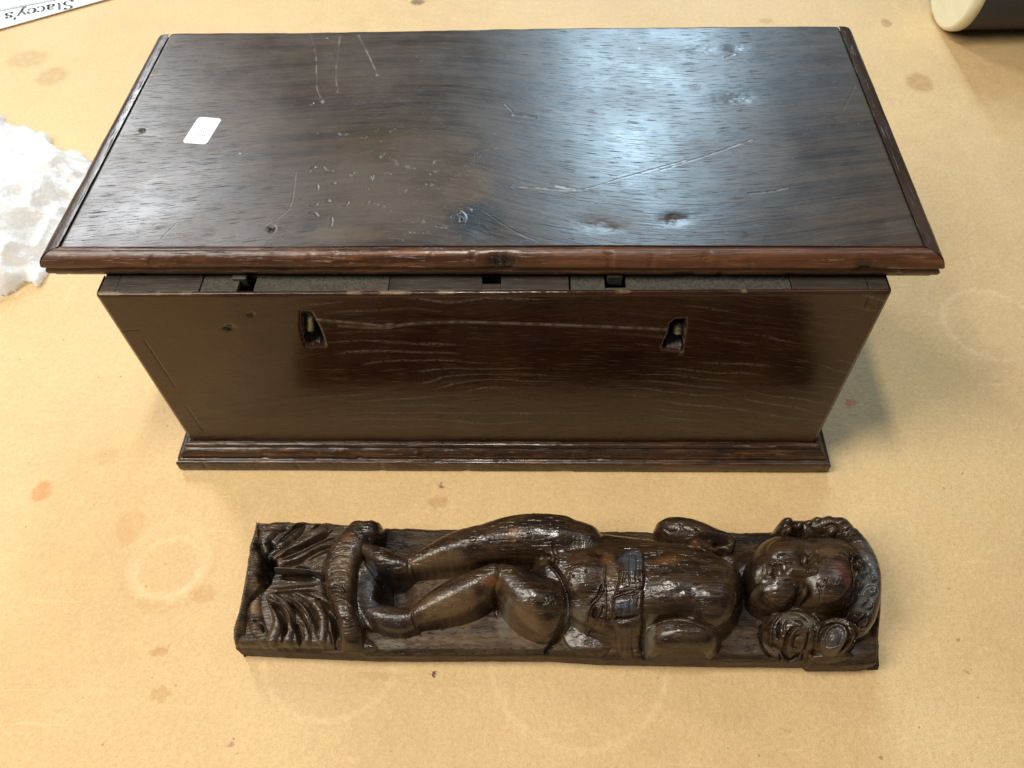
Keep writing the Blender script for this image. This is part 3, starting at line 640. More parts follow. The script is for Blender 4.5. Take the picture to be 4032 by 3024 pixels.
    def swell(k, a, b, rx_, ry_, hg, z):
        nonlocal Z
        u, v = uv(k, z); Z = Z + hg * np.exp(-(((u - a) / rx_) ** 2 + ((v - b) / ry_) ** 2) ** 1.5)
    # ---- acanthus foot at the left end
    poly('D', [(330, 185), (700, 170), (1150, 190), (1300, 240), (1230, 420), (1080, 600), (1040, 900), (1150, 1150), (1180, 1440), (700, 1455), (110, 1430), (180, 1050), (250, 600)], .0195, .0055, 60, 4)
    ell('D', 760, 720, 400, 150, 2, .021, .004, 4)
    line('D', [(310, 180), (250, 560), (215, 800), (150, 1200), (105, 1440)], 110, -.0040, .024, 4, True)
    ell('D', 310, 690, 110, 260, 8, .022, .006, 4)
    line('D', [(350, 220), (385, 400), (460, 560), (500, 660), (450, 800), (385, 900), (320, 990), (265, 1130), (225, 1340)], 46, .0060, .022, 4)
    for (a, b, r, dp) in [(470, 540, 75, .009), (478, 660, 70, .011), (440, 790, 55, .009), (400, 480, 45, .005)]:
        u, v = uv('D', .02); Z -= dp * np.exp(-(((u - a) / r) ** 2 + ((v - b) / (r * 1.25)) ** 2) ** 2)
    for P in ([(470, 560, 26, .022, .003), (600, 440, 60, .0225, .0062), (740, 300, 74, .0225, .0062), (800, 215, 60, .022, .004)], [(440, 500, 40, .022, .004), (430, 380, 70, .0225, .006), (520, 280, 80, .0225, .006), (640, 215, 60, .022, .004)],
              [(520, 570, 24, .022, .003), (740, 470, 62, .0225, .0064), (930, 340, 74, .0225, .0062), (1060, 225, 60, .022, .004)], [(560, 620, 20, .022, .003), (800, 570, 55, .0225, .0058), (1000, 480, 62, .0225, .0055), (1150, 400, 60, .022, .004)],
              [(380, 960, 26, .022, .003), (330, 1080, 70, .0225, .0062), (350, 1250, 90, .0225, .0064), (420, 1370, 80, .022, .005)], [(440, 940, 24, .022, .003), (520, 1060, 52, .0225, .0064), (560, 1220, 62, .0225, .0064), (500, 1390, 64, .022, .005)],
              [(500, 930, 24, .022, .003), (640, 1040, 52, .0225, .0066), (690, 1200, 56, .0225, .0066), (660, 1390, 60, .022, .005)], [(580, 915, 24, .022, .003), (780, 1040, 56, .0225, .0068), (860, 1200, 56, .0225, .0066), (850, 1390, 60, .022, .005)],
              [(700, 900, 30, .022, .004), (920, 1020, 60, .0225, .0066), (1010, 1180, 56, .0225, .0064), (1000, 1390, 60, .022, .005)]):
        limb('D', P, 4, .0005)
    line('D', [(540, 410), (640, 320), (740, 240), (825, 185)], 34, 0.0072, .027, 4); line('D', [(560, 425), (680, 330), (800, 220)], 12, -0.0014, .027, 4)
    line('D', [(890, 270), (930, 225), (965, 180)], 28, 0.0061, .027, 4)
    line('D', [(530, 540), (680, 500), (830, 440), (960, 360), (1090, 260)], 40, 0.0064, .027, 4); line('D', [(530, 575), (700, 540), (850, 470), (1000, 390), (1160, 330)], 22, -0.0032, .027, 4); line('D', [(560, 610), (760, 585), (950, 480), (1130, 410)], 26, 0.0043, .027, 4)
    line('D', [(380, 300), (470, 290), (560, 280), (680, 250)], 16, 0.0020, .027, 4); line('D', [(400, 400), (480, 450), (560, 470)], 16, 0.0020, .027, 4)
    line('D', [(545, 640), (700, 640), (900, 660)], 26, 0.0049, .026, 4); line('D', [(535, 685), (720, 695), (900, 712), (1010, 745)], 34, -0.0068, .026, 4, False); line('D', [(545, 740), (700, 750), (920, 760)], 30, 0.0052, .026, 4)
    line('D', [(445, 862), (600, 850), (760, 830), (1000, 815)], 22, -0.0029, .026, 4); line('D', [(450, 905), (600, 895), (760, 880), (980, 870)], 20, 0.0038, .026, 4)
    line('D', [(450, 985), (540, 1060), (600, 1180), (610, 1280), (575, 1380)], 44, 0.0090, .027, 4); line('D', [(480, 965), (590, 1040), (670, 1150), (690, 1290)], 20, -0.0023, .027, 4)
    line('D', [(600, 960), (720, 1060), (800, 1150), (860, 1270), (880, 1340)], 24, 0.0052, .027, 4); line('D', [(630, 945), (760, 1020), (860, 1130), (905, 1240), (925, 1350)], 26, -0.0041, .027, 4); line('D', [(700, 950), (830, 1030), (930, 1180), (960, 1320)], 16, 0.0023, .027, 4)
    line('D', [(690, 1180), (730, 1260), (755, 1340), (740, 1420)], 34, 0.0084, .027, 4); line('D', [(730, 1170), (790, 1260), (810, 1400)], 16, -0.0020, .027, 4)
    line('D', [(950, 955), (1040, 1030), (1100, 1130), (1125, 1250), (1100, 1420)], 52, 0.0123, .027, 4, True, 1.2)
    line('D', [(285, 1180), (350, 1210), (395, 1260), (400, 1310)], 24, 0.0058, .027, 4); ell('D', 330, 1270, 60, 70, 20, .025, .004, 4)
    line('D', [(1050, 1260), (1075, 1340), (1080, 1420)], 14, 0.0032, .027, 4)
    # ---- scrolled ledge under the feet
    limb('A', [(960, 140, 62, .026, .010), (865, 270, 100, .027, .010), (790, 400, 112, .0265, .009), (780, 520, 105, .0265, .009), (790, 620, 85, .0265, .0085), (815, 740, 70, .027, .010), (850, 860, 80, .024, .008), (850, 930, 80, .021, .004)], 5, .0012, 1.7)
    ell('A', 960, 200, 95, 100, -20, .025, .012, 5)
    line('A', [(690, 560), (730, 548), (780, 565), (800, 600)], 14, -.0016, .036, 5); line('A', [(690, 600), (735, 588), (785, 610), (800, 640)], 18, .0022, .036, 5)
    line('A', [(710, 330), (770, 300), (850, 300)], 10, .0010, .036, 5); line('A', [(690, 440), (760, 420), (840, 440)], 9, .0008, .036, 5); line('A', [(690, 500), (760, 490), (820, 500)], 8, .0007, .036, 5)
    for P in ([(700, 380), (760, 352), (850, 360)], [(690, 470), (770, 455), (860, 470)], [(720, 660), (780, 650), (850, 690)], [(745, 770), (800, 770), (870, 800)], [(860, 180), (900, 230), (960, 250)]): line('A', P, 9, .0012, .036, 5)
    # concave dish and dark hollow beside it
    ell('A', 965, 560, 140, 300, -8, .0195, .0085, 5, .002)
    for (a, b, rx_, ry_, dp) in [(1010, 620, 110, 170, .006), (1130, 590, 110, 120, .011)]:
        u, v = uv('A', .024); Z -= dp * np.exp(-(((u - a) / rx_) ** 2 + ((v - b) / ry_) ** 2) ** 2)
    poly('A', [(880, 800), (940, 880), (1020, 960), (960, 985), (860, 985), (800, 940)], .019, .003, 40, 5)
    # ---- feet
    limb('A', [(960, 330, 50, .026, .009), (1050, 385, 78, .027, .011), (1140, 425, 78, .027, .012), (1215, 440, 66, .027, .011)], 1)
    limb('A', [(975, 735, 40, .024, .008), (1060, 765, 85, .024, .010), (1160, 785, 88, .024, .010), (1240, 780, 70, .025, .009)], 1)
    line('A', [(915, 330), (950, 400), (1000, 465), (1040, 495)], 16, .0030, .032, 1)
    # ---- legs
    limb('A', [(1225, 435, 54, .026, .010), (1400, 372, 88, .028, .014), (1560, 322, 118, .029, .016), (1750, 278, 126, .030, .016), (1900, 245, 140, .031, .017), (2060, 235, 158, .032, .018), (2200, 250, 165, .032, .018)], 1, .0015)
    limb('A', [(1270, 768, 60, .024, .011), (1400, 702, 98, .026, .015), (1540, 640, 122, .028, .017), (1680, 580, 116, .029, .018), (1790, 525, 96, .029, .019)], 1, .0010)
    limb('A', [(1850, 520, 92, .029, .018), (1930, 580, 135, .029, .020), (2030, 660, 165, .029, .022), (2120, 700, 178, .028, .022)], 1, .0016)
    line('A', [(1225, 380), (1222, 440), (1225, 490)], 14, .0012, .034, 1); line('A', [(1248, 720), (1255, 780), (1290, 835)], 14, .0012, .032, 1)
    line('A', [(1800, 560), (1790, 640), (1800, 700)], 20, .0020, .036, 1)
    # ---- hips, belly
    limb('B', [(20, 200, 125, .031, .017), (150, 230, 130, .031, .018), (300, 260, 120, .030, .017)], 1, .0025)
    limb('B', [(190, 400, 190, .029, .0165), (330, 450, 255, .0285, .018), (520, 510, 300, .028, .0185), (700, 505, 270, .029, .0195), (900, 500, 235, .030, .0205), (1060, 525, 190, .030, .0195)], 1, .004); ell('B', 120, 310, 110, 90, 20, .030, .010, 1, .004)
    ell('B', 300, 450, 120, 150, 8, .036, .0125, 1, .006)
    line('B', [(0, 360), (90, 395), (170, 490), (205, 610), (170, 740), (80, 840)], 20, .0050, .034, 1, False, 1.5)
    line('B', [(30, 300), (70, 330), (120, 340)], 26, .0030, .040, 1); line('B', [(110, 250), (140, 330), (130, 400)], 20, .0020, .042, 1)
    # waist below the cloth
    ell('B', 330, 780, 160, 140, 25, .0205, .0035, 1, .003)
    # ---- torso
    ell('B', 1060, 590, 165, 170, 0, .034, .0172, 1, .006); swell('B', 850, 560, 190, 110, .0016, .048)
    ell('B', 900, 810, 215, 125, 6, .026, .017, 1, .0022); ell('B', 780, 810, 100, 105, 0, .026, .012, 1, .003)
    line('B', [(690, 730), (790, 690), (900, 700), (1000, 730), (1110, 760)], 26, .0034, .040, 1); line('B', [(705, 560), (850, 600), (960, 560)], 50, -.0010, .046, 1)
    line('B', [(1130, 740), (1180, 690), (1215, 600), (1210, 520)], 12, -.0010, .042, 1); ell('B', 900, 360, 30, 30, 0, .047, .0016, 1, .0008)
    # ---- broken arm stump
    limb('B', [(790, 150, 55, .029, .010), (850, 170, 78, .030, .012), (960, 200, 82, .031, .012), (1070, 235, 72, .031, .011), (1160, 250, 55, .031, .010)], 1, .0008)
    for (a, b, rx_, ry_, dp) in [(1120, 228, 66, 26, .0085), (1165, 262, 36, 16, .006), (1040, 210, 40, 14, .003)]:
        u, v = uv('B', .04); Z -= dp * np.exp(-(((u - a) / rx_) ** 2 + ((v - b) / ry_) ** 2))
    line('B', [(1080, 232), (1130, 218), (1190, 232)], 12, .0045, .040, 1); line('B', [(1100, 262), (1150, 250), (1200, 262)], 8, -.0022, .040, 1); line('B', [(960, 150), (1010, 190), (1080, 205)], 12, .0022, .042, 1); line('B', [(780, 130), (830, 165), (870, 160)], 9, .0012, .041, 1)
    line('B', [(960, 215), (1020, 255), (1085, 295)], 14, -.0020, .042, 1); line('B', [(730, 205), (850, 240), (960, 275), (1090, 315)], 22, .0045, .036, 1); line('B', [(880, 120), (900, 160), (960, 190)], 12, .0012, .042, 1)
    # ---- sash
    lift('B', [(535, 300), (645, 285), (662, 400), (655, 530), (560, 540), (490, 560), (505, 480), (515, 400)], .0030, 26, .045, 3)
    lift('B', [(470, 575), (560, 550), (655, 540), (655, 620), (648, 690), (560, 700), (480, 690)], .0034, 28, .044, 3)
    lift('B', [(485, 705), (570, 705), (650, 695), (655, 800), (690, 900), (610, 880), (520, 820)], .0030, 26, .040, 3)
    swell('B', 565, 620, 70, 50, .0018, .046); swell('B', 560, 770, 60, 60, .0018, .042); swell('B', 585, 410, 60, 90, .0012, .046)
    line('B', [(460, 570), (540, 545), (640, 530)], 14, -.0018, .045, 3); line('B', [(465, 590), (540, 568), (645, 550)], 12, .0022, .045, 3); line('B', [(470, 690), (560, 690), (650, 680)], 18, .0030, .043, 3)
    for (P, wd, dp) in [([(535, 350), (548, 430), (530, 505)], 12, .0012), ([(575, 330), (570, 430), (578, 520)], 8, .0014), ([(612, 300), (620, 400), (608, 500)], 14, .0010), ([(640, 340), (634, 450), (640, 510)], 7, .0012), ([(520, 600), (540, 640), (530, 670)], 14, .0010), ([(585, 580), (578, 630), (590, 672)], 9, .0012), ([(630, 575), (622, 640)], 10, .0010), ([(535, 720), (560, 780), (555, 830)], 14, .0010), ([(605, 715), (612, 770), (630, 850)], 10, .0013)]:
        line('B', P, wd, dp, .046, 3)
    for j in range(7): line('B', [(548 + j * 15, 292 + (j * 7 % 5) * 5), (543 + j * 15, 330 + (j * 3 % 4) * 9)], 5, .0006, .046, 3)
    line('B', [(660, 700), (672, 800), (695, 900)], 22, .0050, .036, 3); line('B', [(690, 750), (700, 830), (720, 905)], 16, -.0016, .038, 1)
    line('B', [(428, 380), (424, 470), (408, 540), (350, 600), (325, 660), (335, 715)], 11, -.0022, .046, 3, False); line('B', [(412, 480), (395, 545), (335, 600)], 12, .0026, .046, 1)
    line('B', [(412, 615), (395, 660), (360, 700), (340, 715)], 12, -.0024, .043, 3, False); line('B', [(430, 500), (435, 620), (430, 720)], 9, -.0014, .044, 3, False); line('B', [(375, 620), (370, 680)], 20, .0050, .042, 1)
    # ---- neck and head
    ell('C', 260, 640, 220, 200, 0, .022, .010, 1, .002); ell('C', 40, 560, 160, 110, 20, .020, .007, 1, .002)
    ell('C', 540, 660, 315, 320, 0, .030, .021, 1, .002, 2.2); ell('C', 900, 690, 400, 345, 3, .030, .020, 1, .004, 2.3)
    ell('C', 340, 640, 110, 150, 0, .040, .0085, 1, .004)                                        # chin
    ell('C', 540, 465, 150, 110, -12, .0425, .0068, 1, .008); ell('C', 500, 800, 180, 130, 10, .0425, .0072, 1, .008)   # cheeks
    ell('C', 960, 680, 220, 260, 0, .043, .0070, 1, .008)       # brow
    for (a, b, rx_, ry_, dp) in [(765, 520, 62, 80, .0030), (765, 820, 60, 90, .0032)]:
        u, v = uv('C', .048); Z -= dp * np.exp(-(((u - a) / rx_) ** 2 + ((v - b) / ry_) ** 2))
    limb('C', [(830, 665, 38, .046, .0050), (720, 660, 48, .0465, .0056), (620, 652, 66, .0460, .0066)], 1, .004)                      # nose
    ell('C', 755, 525, 30, 58, 8, .0475, .0024, 1, .001); ell('C', 750, 810, 30, 62, -8, .0475, .0024, 1, .001)
    line('C', [(715, 530), (755, 590), (790, 650)], 17, .0026, .050, 1); line('C', [(835, 470), (800, 560), (788, 640)], 14, .0018, .050, 1); line('C', [(780, 690), (752, 770), (705, 860), (668, 950)], 15, .0028, .050, 1)
    line('C', [(955, 700), (985, 760), (1030, 785)], 14, -.0014, .050, 1); line('C', [(935, 700), (960, 780), (1020, 820)], 15, .0016, .050, 1); line('C', [(870, 740), (915, 820), (925, 900)], 18, .0014, .050, 1); line('C', [(860, 420), (890, 510), (880, 580)], 18, .0014, .050, 1)
    line('C', [(505, 535), (470, 590), (462, 650), (488, 715)], 15, .0028, .051, 1); ell('C', 428, 630, 34, 60, 0, .0485, .0024, 1, .0015); ell('C', 515, 630, 30, 58, 0, .0485, .0026, 1, .0015)
    line('C', [(560, 560), (610, 575), (660, 560)], 15, .0016, .050, 1); line('C', [(560, 730), (620, 725), (680, 760)], 15, .0016, .050, 1); line('C', [(385, 560), (375, 640), (400, 710)], 12, .0014, .050, 1); line('C', [(500, 520), (520, 490), (600, 500)], 12, .0012, .050, 1)
    for j in range(7): line('C', [(880 + j * 45, 930 - j * 20), (960 + j * 40, 920 - j * 14), (1040 + j * 25, 935 - j * 10)], 7, .0007, .050, 1)
    for j in range(6): line('C', [(720 + j * 8, 900 + j * 30), (860, 930 + j * 28), (1020, 940 + j * 30), (1180, 900 + j * 30)], 7, .0008, .046, 1)
    # ---- hair
    limb('C', [(560, 260, 80, .027, .011), (660, 240, 85, .026, .009), (780, 250, 100, .027, .009), (900, 230, 105, .028, .011), (1040, 250, 105, .028, .012), (1110, 300, 100, .028, .011)], 2, .001)
    for (a, b, r, h) in [(580, 200, 60, .008), (585, 285, 50, .008), (690, 230, 45, .006), (860, 185, 60, .008), (960, 170, 70, .008), (1060, 220, 70, .009), (1000, 280, 55, .006), (1120, 270, 45, .008), (780, 210, 45, .006)]:
        ell('C', a, b, r, r, 0, .032, h, 2, .0008)
    line('C', [(640, 200), (660, 270), (720, 290)], 20, .0035, .038, 2); line('C', [(730, 180), (760, 250), (780, 280)], 18, .0032, .038, 2); line('C', [(820, 190), (900, 240), (1000, 240)], 15, .0022, .040, 2); line('C', [(940, 210), (1010, 190), (1080, 220), (1090, 280)], 13, .0022, .040, 2)
    line('C', [(500, 290), (640, 330), (800, 320), (960, 320), (1120, 350)], 22, .0035, .036, 2, False)
    limb('C', [(1160, 360, 100, .027, .013), (1260, 520, 120, .028, .014), (1330, 700, 125, .029, .014), (1340, 880, 120, .029, .014), (1300, 1060, 115, .027, .013), (1230, 1180, 110, .025, .011)], 2, .0012)
    for (a, b, r) in [(1245, 600, 62), (1310, 640, 50), (1260, 775, 38), (1370, 830, 46), (1300, 900, 48), (1350, 960, 34), (1270, 1030, 60), (1200, 930, 34), (1330, 1090, 40), (1240, 1110, 36), (1380, 720, 34)]:
        u, v = uv('C', .041); d = np.hypot(u - a, v - b); Z -= .0030 * np.exp(-((d - r) / (r * .25)) ** 2); Z += .0030 * np.exp(-((d - .5 * r) / (r * .3)) ** 2); Z -= .0012 * np.exp(-(d / (r * .22)) ** 2); lab[d < r * 1.2] = 2
    line('C', [(1150, 660), (1190, 600), (1180, 540), (1230, 500), (1310, 520), (1370, 620)], 22, -.0024, .043, 2); line('C', [(1220, 720), (1240, 660), (1300, 650), (1360, 690), (1390, 760)], 18, -.0022, .043, 2)
    line('C', [(1160, 500), (1150, 620), (1190, 740), (1210, 900), (1190, 1060)], 16, .0026, .043, 2, False)
    # lower side locks
    ell('C', 680, 1195, 320, 200, 8, .022, .014, 2, .0015); ell('C', 1020, 1260, 210, 165, 0, .024, .015, 2, .0015); ell('C', 480, 1160, 130, 170, 20, .021, .010, 2, .0015)
    ring('C', 1030, 1250, 85, 1.1, 26, -.0024, .036, 2.4, 15, 2); ring('C', 1030, 1250, 120, 1.15, 20, .0042, .036, 2.2, 22, 2); ell('C', 1025, 1255, 60, 70, 0, .036, .0035, 2, .0008); ring('C', 1030, 1250, 165, .75, 24, -.0022, .034, 2.6, 6, 2)
    ring('C', 690, 1275, 105, .8, 20, .0048, .033, -1.2, -14, 2, 1.05, -1); ring('C', 690, 1275, 74, .75, 17, -.0026, .033, -1.0, -10, 2, 1.05, -1); ring('C', 695, 1280, 40, .8, 14, .0036, .033, -.6, -8, 2, 1.05, -1)
    for (P, wd, dp) in [([(480, 985), (395, 1080), (385, 1200), (440, 1320), (560, 1395)], 21, .0042), ([(560, 1025), (470, 1100), (452, 1210), (505, 1310)], 24, -.0026), ([(530, 1085), (512, 1180), (545, 1270)], 20, .0042), ([(590, 1090), (560, 1170), (580, 1230)], 14, -.0018),
                        ([(790, 1190), (782, 1290), (800, 1410)], 18, .0042), ([(600, 1035), (700, 1060), (790, 1135)], 15, .0030), ([(640, 1110), (700, 1120), (740, 1160)], 13, .0024), ([(830, 1120), (850, 1220), (880, 1330), (950, 1400)], 17, .0032)]:
        line('C', P, wd, dp, .033, 2)
    for (P, wd, dp) in [([(400, 965), (520, 1000), (660, 1000), (800, 1040), (880, 1110)], 20, .0032), ([(1130, 1140), (1180, 1200), (1160, 1290), (1100, 1370)], 18, .0030), ([(1180, 1140), (1240, 1210), (1210, 1320)], 18, .0026), ([(560, 1330), (600, 1400), (700, 1425)], 16, .0030)]:
        line('C', P, wd, dp, .032, 2)
    ell('C', 1320, 1350, 190, 130, 0, .018, .0035, 0, .001); ell('C', 1000, 1440, 200, 50, -4, .019, .004, 2, .0015)
    # ---- tool marks, open grain and worn arrises
    gx = X * 40; Z += .00008 * (vnoise(gx * 2.4, Y * 1500, 301) - .5) + 0.0008 * (fbm(X * 110, Y * 160, 303) - .5) + .00014 * (fbm(X * 420, Y * 520, 307) - .5)
    cr = sstep(.74, .84, vnoise(X * 170, Y * 1250, 309)); Z -= .0004 * cr * sstep(.4, .6, fbm(X * 30, Y * 30, 317))
    fq = fbm(X * 75, Y * 110, 321, 2); Z += .0012 * (np.round(fq * 9) / 9 - fq) * sstep(.45, .6, fbm(X * 40, Y * 40, 323))     # flat chisel facets
    rp_ = np.random.default_rng(77)
    for (k, a, b, sa, sb, n_) in [('A', 2180, 640, 60, 60, 14), ('A', 1600, 640, 120, 40, 5), ('B', 230, 450, 40, 80, 7), ('B', 850, 350, 150, 60, 6), ('C', 900, 700, 200, 160, 6), ('A', 1500, 900, 300, 40, 6)]:
        u, v = uv(k, .045)
        for q in range(n_):
            cu_, cv_ = a + rp_.normal() * sa * .6, b + rp_.normal() * sb * .6; Z -= .0013 * np.exp(-((u - cu_) ** 2 + (v - cv_) ** 2) / (rp_.uniform(3, 6)) ** 2)
    du, dv = uv('D', .024); endg = sstep(480, 330, du); Z += endg * .00045 * np.sin(dv / 30 * 6.283 + 2 * fbm(X * 60, Y * 60, 311)) + endg * .0005 * (vnoise(X * 60, Y * 1400, 313) - .5)
    Z -= .0030 * np.exp(-(edge / .0016) ** 2) * (.5 + fbm(X * 140, Y * 140, 315))
    Z = np.maximum(Z, .006)
    # ---- stains of the wood, then black blots putting shade into the colour
    tint = np.zeros((nx, ny, 4))
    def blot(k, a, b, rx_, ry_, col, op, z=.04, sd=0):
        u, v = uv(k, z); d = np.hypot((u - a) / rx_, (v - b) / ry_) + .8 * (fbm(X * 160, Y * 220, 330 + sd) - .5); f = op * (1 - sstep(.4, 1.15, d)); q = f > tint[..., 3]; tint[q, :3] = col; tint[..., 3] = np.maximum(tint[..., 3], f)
    RED = (.13, .030, .020); OR = (.17, .070, .022); BL = (.060, .075, .095); DU = (.16, .145, .105)
    blot('C', 1080, 640, 75, 90, RED, .42, .047, 1); blot('C', 1150, 760, 50, 60, RED, .45, .047, 2)
    blot('A', 1760, 520, 70, 34, OR, .6, .045, 3); blot('A', 1920, 215, 60, 42, OR, .5, .045, 4); blot('A', 830, 240, 60, 30, OR, .6, .036, 5); blot('B', 800, 350, 80, 40, OR, .45, .048, 6); blot('B', 970, 240, 40, 30, OR, .5, .042, 7); blot('B', 440, 340, 50, 40, OR, .4, .045, 8)
    blot('B', 590, 360, 80, 90, BL, .6, .046, 9); blot('B', 560, 620, 80, 60, BL, .4, .046, 10); blot('A', 970, 560, 90, 210, BL, .55, .03, 11); blot('C', 1340, 720, 120, 360, (.11, .115, .115), .65, .04, 12); blot('C', 1030, 1250, 90, 90, BL, .4, .037, 13)
    blot('A', 1850, 800, 70, 120, DU, .40, .022, 14); blot('C', 240, 760, 90, 170, DU, .45, .03, 15); blot('A', 1080, 930, 120, 40, DU, .35, .021, 16); blot('B', 700, 790, 34, 90, DU, .5, .035, 17); blot('B', 250, 700, 90, 70, DU, .35, .03, 18); blot('C', 640, 1060, 190, 60, DU, .4, .034, 19); blot('D', 350, 1080, 60, 100, (.26, .17, .09), .6, .025, 20); blot('D', 1010, 1000, 60, 60, (.26, .17, .09), .5, .027, 21); blot('A', 1500, 480, 200, 40, DU, .25, .022, 22); blot('C', 800, 1120, 60, 60, DU, .4, .034, 23)
    BK = (.006, .005, .0045); BR = (.150, .090, .042)  # BK paints the shade of hollows, neck gap and flanks; also darker feet
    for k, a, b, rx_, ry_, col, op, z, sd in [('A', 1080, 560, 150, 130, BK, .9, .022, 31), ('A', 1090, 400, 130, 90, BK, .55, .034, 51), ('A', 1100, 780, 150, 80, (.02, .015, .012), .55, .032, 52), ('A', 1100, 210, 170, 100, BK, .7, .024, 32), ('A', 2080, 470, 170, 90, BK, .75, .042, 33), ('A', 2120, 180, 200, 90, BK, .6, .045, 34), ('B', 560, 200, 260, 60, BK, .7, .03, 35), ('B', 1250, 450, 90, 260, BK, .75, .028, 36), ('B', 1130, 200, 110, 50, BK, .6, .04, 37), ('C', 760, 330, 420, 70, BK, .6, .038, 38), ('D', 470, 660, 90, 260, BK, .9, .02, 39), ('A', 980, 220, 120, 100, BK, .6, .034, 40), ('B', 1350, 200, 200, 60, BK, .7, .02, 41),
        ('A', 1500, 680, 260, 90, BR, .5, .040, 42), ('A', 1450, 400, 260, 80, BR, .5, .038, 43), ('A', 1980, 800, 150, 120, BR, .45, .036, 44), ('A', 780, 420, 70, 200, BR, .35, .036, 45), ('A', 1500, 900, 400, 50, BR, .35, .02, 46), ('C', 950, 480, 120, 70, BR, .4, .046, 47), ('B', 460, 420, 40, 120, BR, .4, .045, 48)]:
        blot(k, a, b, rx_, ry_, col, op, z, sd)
    V = np.stack([X, Y, Z], -1).reshape(-1, 3); Fq = gridfaces(nx, ny); fl = lab.ravel()[Fq[:, 0]]
    # clean up specks of labels: majority of the four corners
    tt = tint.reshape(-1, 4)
    idx = np.arange(nx * ny).reshape(nx, ny)
    loop = np.concatenate([idx[:, 0], idx[-1, 1:], idx[::-1, -1][1:], idx[0, ::-1][1:]])
    # side walls of the plank: three courses down to the table
    W = [V[loop]]; top = V[loop]; cen = np.array([V[:, 0].mean(), V[:, 1].mean()])
    for f, inset in [(.7, .0002), (.35, .0003), (.06, .0006), (0., .0016)]:
        q = top.copy(); n2 = q[:, :2] - cen; n2 = np.sign(n2) * (np.abs(n2) > np.array([.195, .034])); base_y = np.where(top[:, 1] < cen[1], np.interp(top[:, 0], fp[:, 0], fp[:, 1]), np.interp(top[:, 0], bp[:, 0], np.minimum(bp[:, 1], -.064)))
        q[:, 2] = np.minimum(top[:, 2] * f, .020 * f) if f < .5 else top[:, 2] * f; q[:, 1] = base_y * (1 - f) + top[:, 1] * f
        q[:, :2] -= n2 * inset; q[:, 1] += .0004 * (fbm(q[:, 0] * 200, q[:, 2] * 300, 350) - .5); W.append(q)
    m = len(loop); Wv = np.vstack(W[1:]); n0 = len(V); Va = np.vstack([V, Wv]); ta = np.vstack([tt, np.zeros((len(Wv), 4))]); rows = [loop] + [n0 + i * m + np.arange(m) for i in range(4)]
    SF = np.vstack([np.stack([rows[i][:-1], rows[i + 1][:-1], rows[i + 1][1:], rows[i][1:]], -1) for i in range(4)])
    names = {0: 'back_board', 1: 'cherub_figure', 2: 'curled_hair', 3: 'sash', 4: 'leaf_carving', 5: 'scroll_ledge'}; objs = {}
    # consistent normals across the split: custom normals from the whole surface
    whole = raw('tmp', Va, np.vstack([Fq, SF]), True); nv = np.zeros(len(Va) * 3, np.float32); whole.vertices.foreach_get('normal', nv); nv = nv.reshape(-1, 3); bpy.data.meshes.remove(whole)
    for L, nm in names.items():
        ff = Fq[fl == L]
        if L == 0: ff = np.vstack([ff, SF])
        v_, f_, at_ = compact(Va, ff, {'tint': ta, 'nn': nv})
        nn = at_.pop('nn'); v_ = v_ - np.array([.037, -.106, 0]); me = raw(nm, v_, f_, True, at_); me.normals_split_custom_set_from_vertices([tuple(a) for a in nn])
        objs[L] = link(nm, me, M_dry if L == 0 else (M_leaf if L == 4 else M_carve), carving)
    objs[2].parent = objs[1]; objs[3].parent = objs[1]
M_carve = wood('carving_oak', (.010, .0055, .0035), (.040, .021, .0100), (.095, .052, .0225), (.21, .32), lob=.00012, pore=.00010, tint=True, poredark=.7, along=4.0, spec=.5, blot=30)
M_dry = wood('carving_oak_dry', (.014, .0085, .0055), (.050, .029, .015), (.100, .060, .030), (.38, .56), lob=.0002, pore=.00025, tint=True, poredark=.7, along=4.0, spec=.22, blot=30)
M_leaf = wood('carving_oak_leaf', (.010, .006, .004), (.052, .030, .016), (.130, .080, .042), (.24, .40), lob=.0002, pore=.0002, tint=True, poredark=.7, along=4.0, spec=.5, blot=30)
carve()

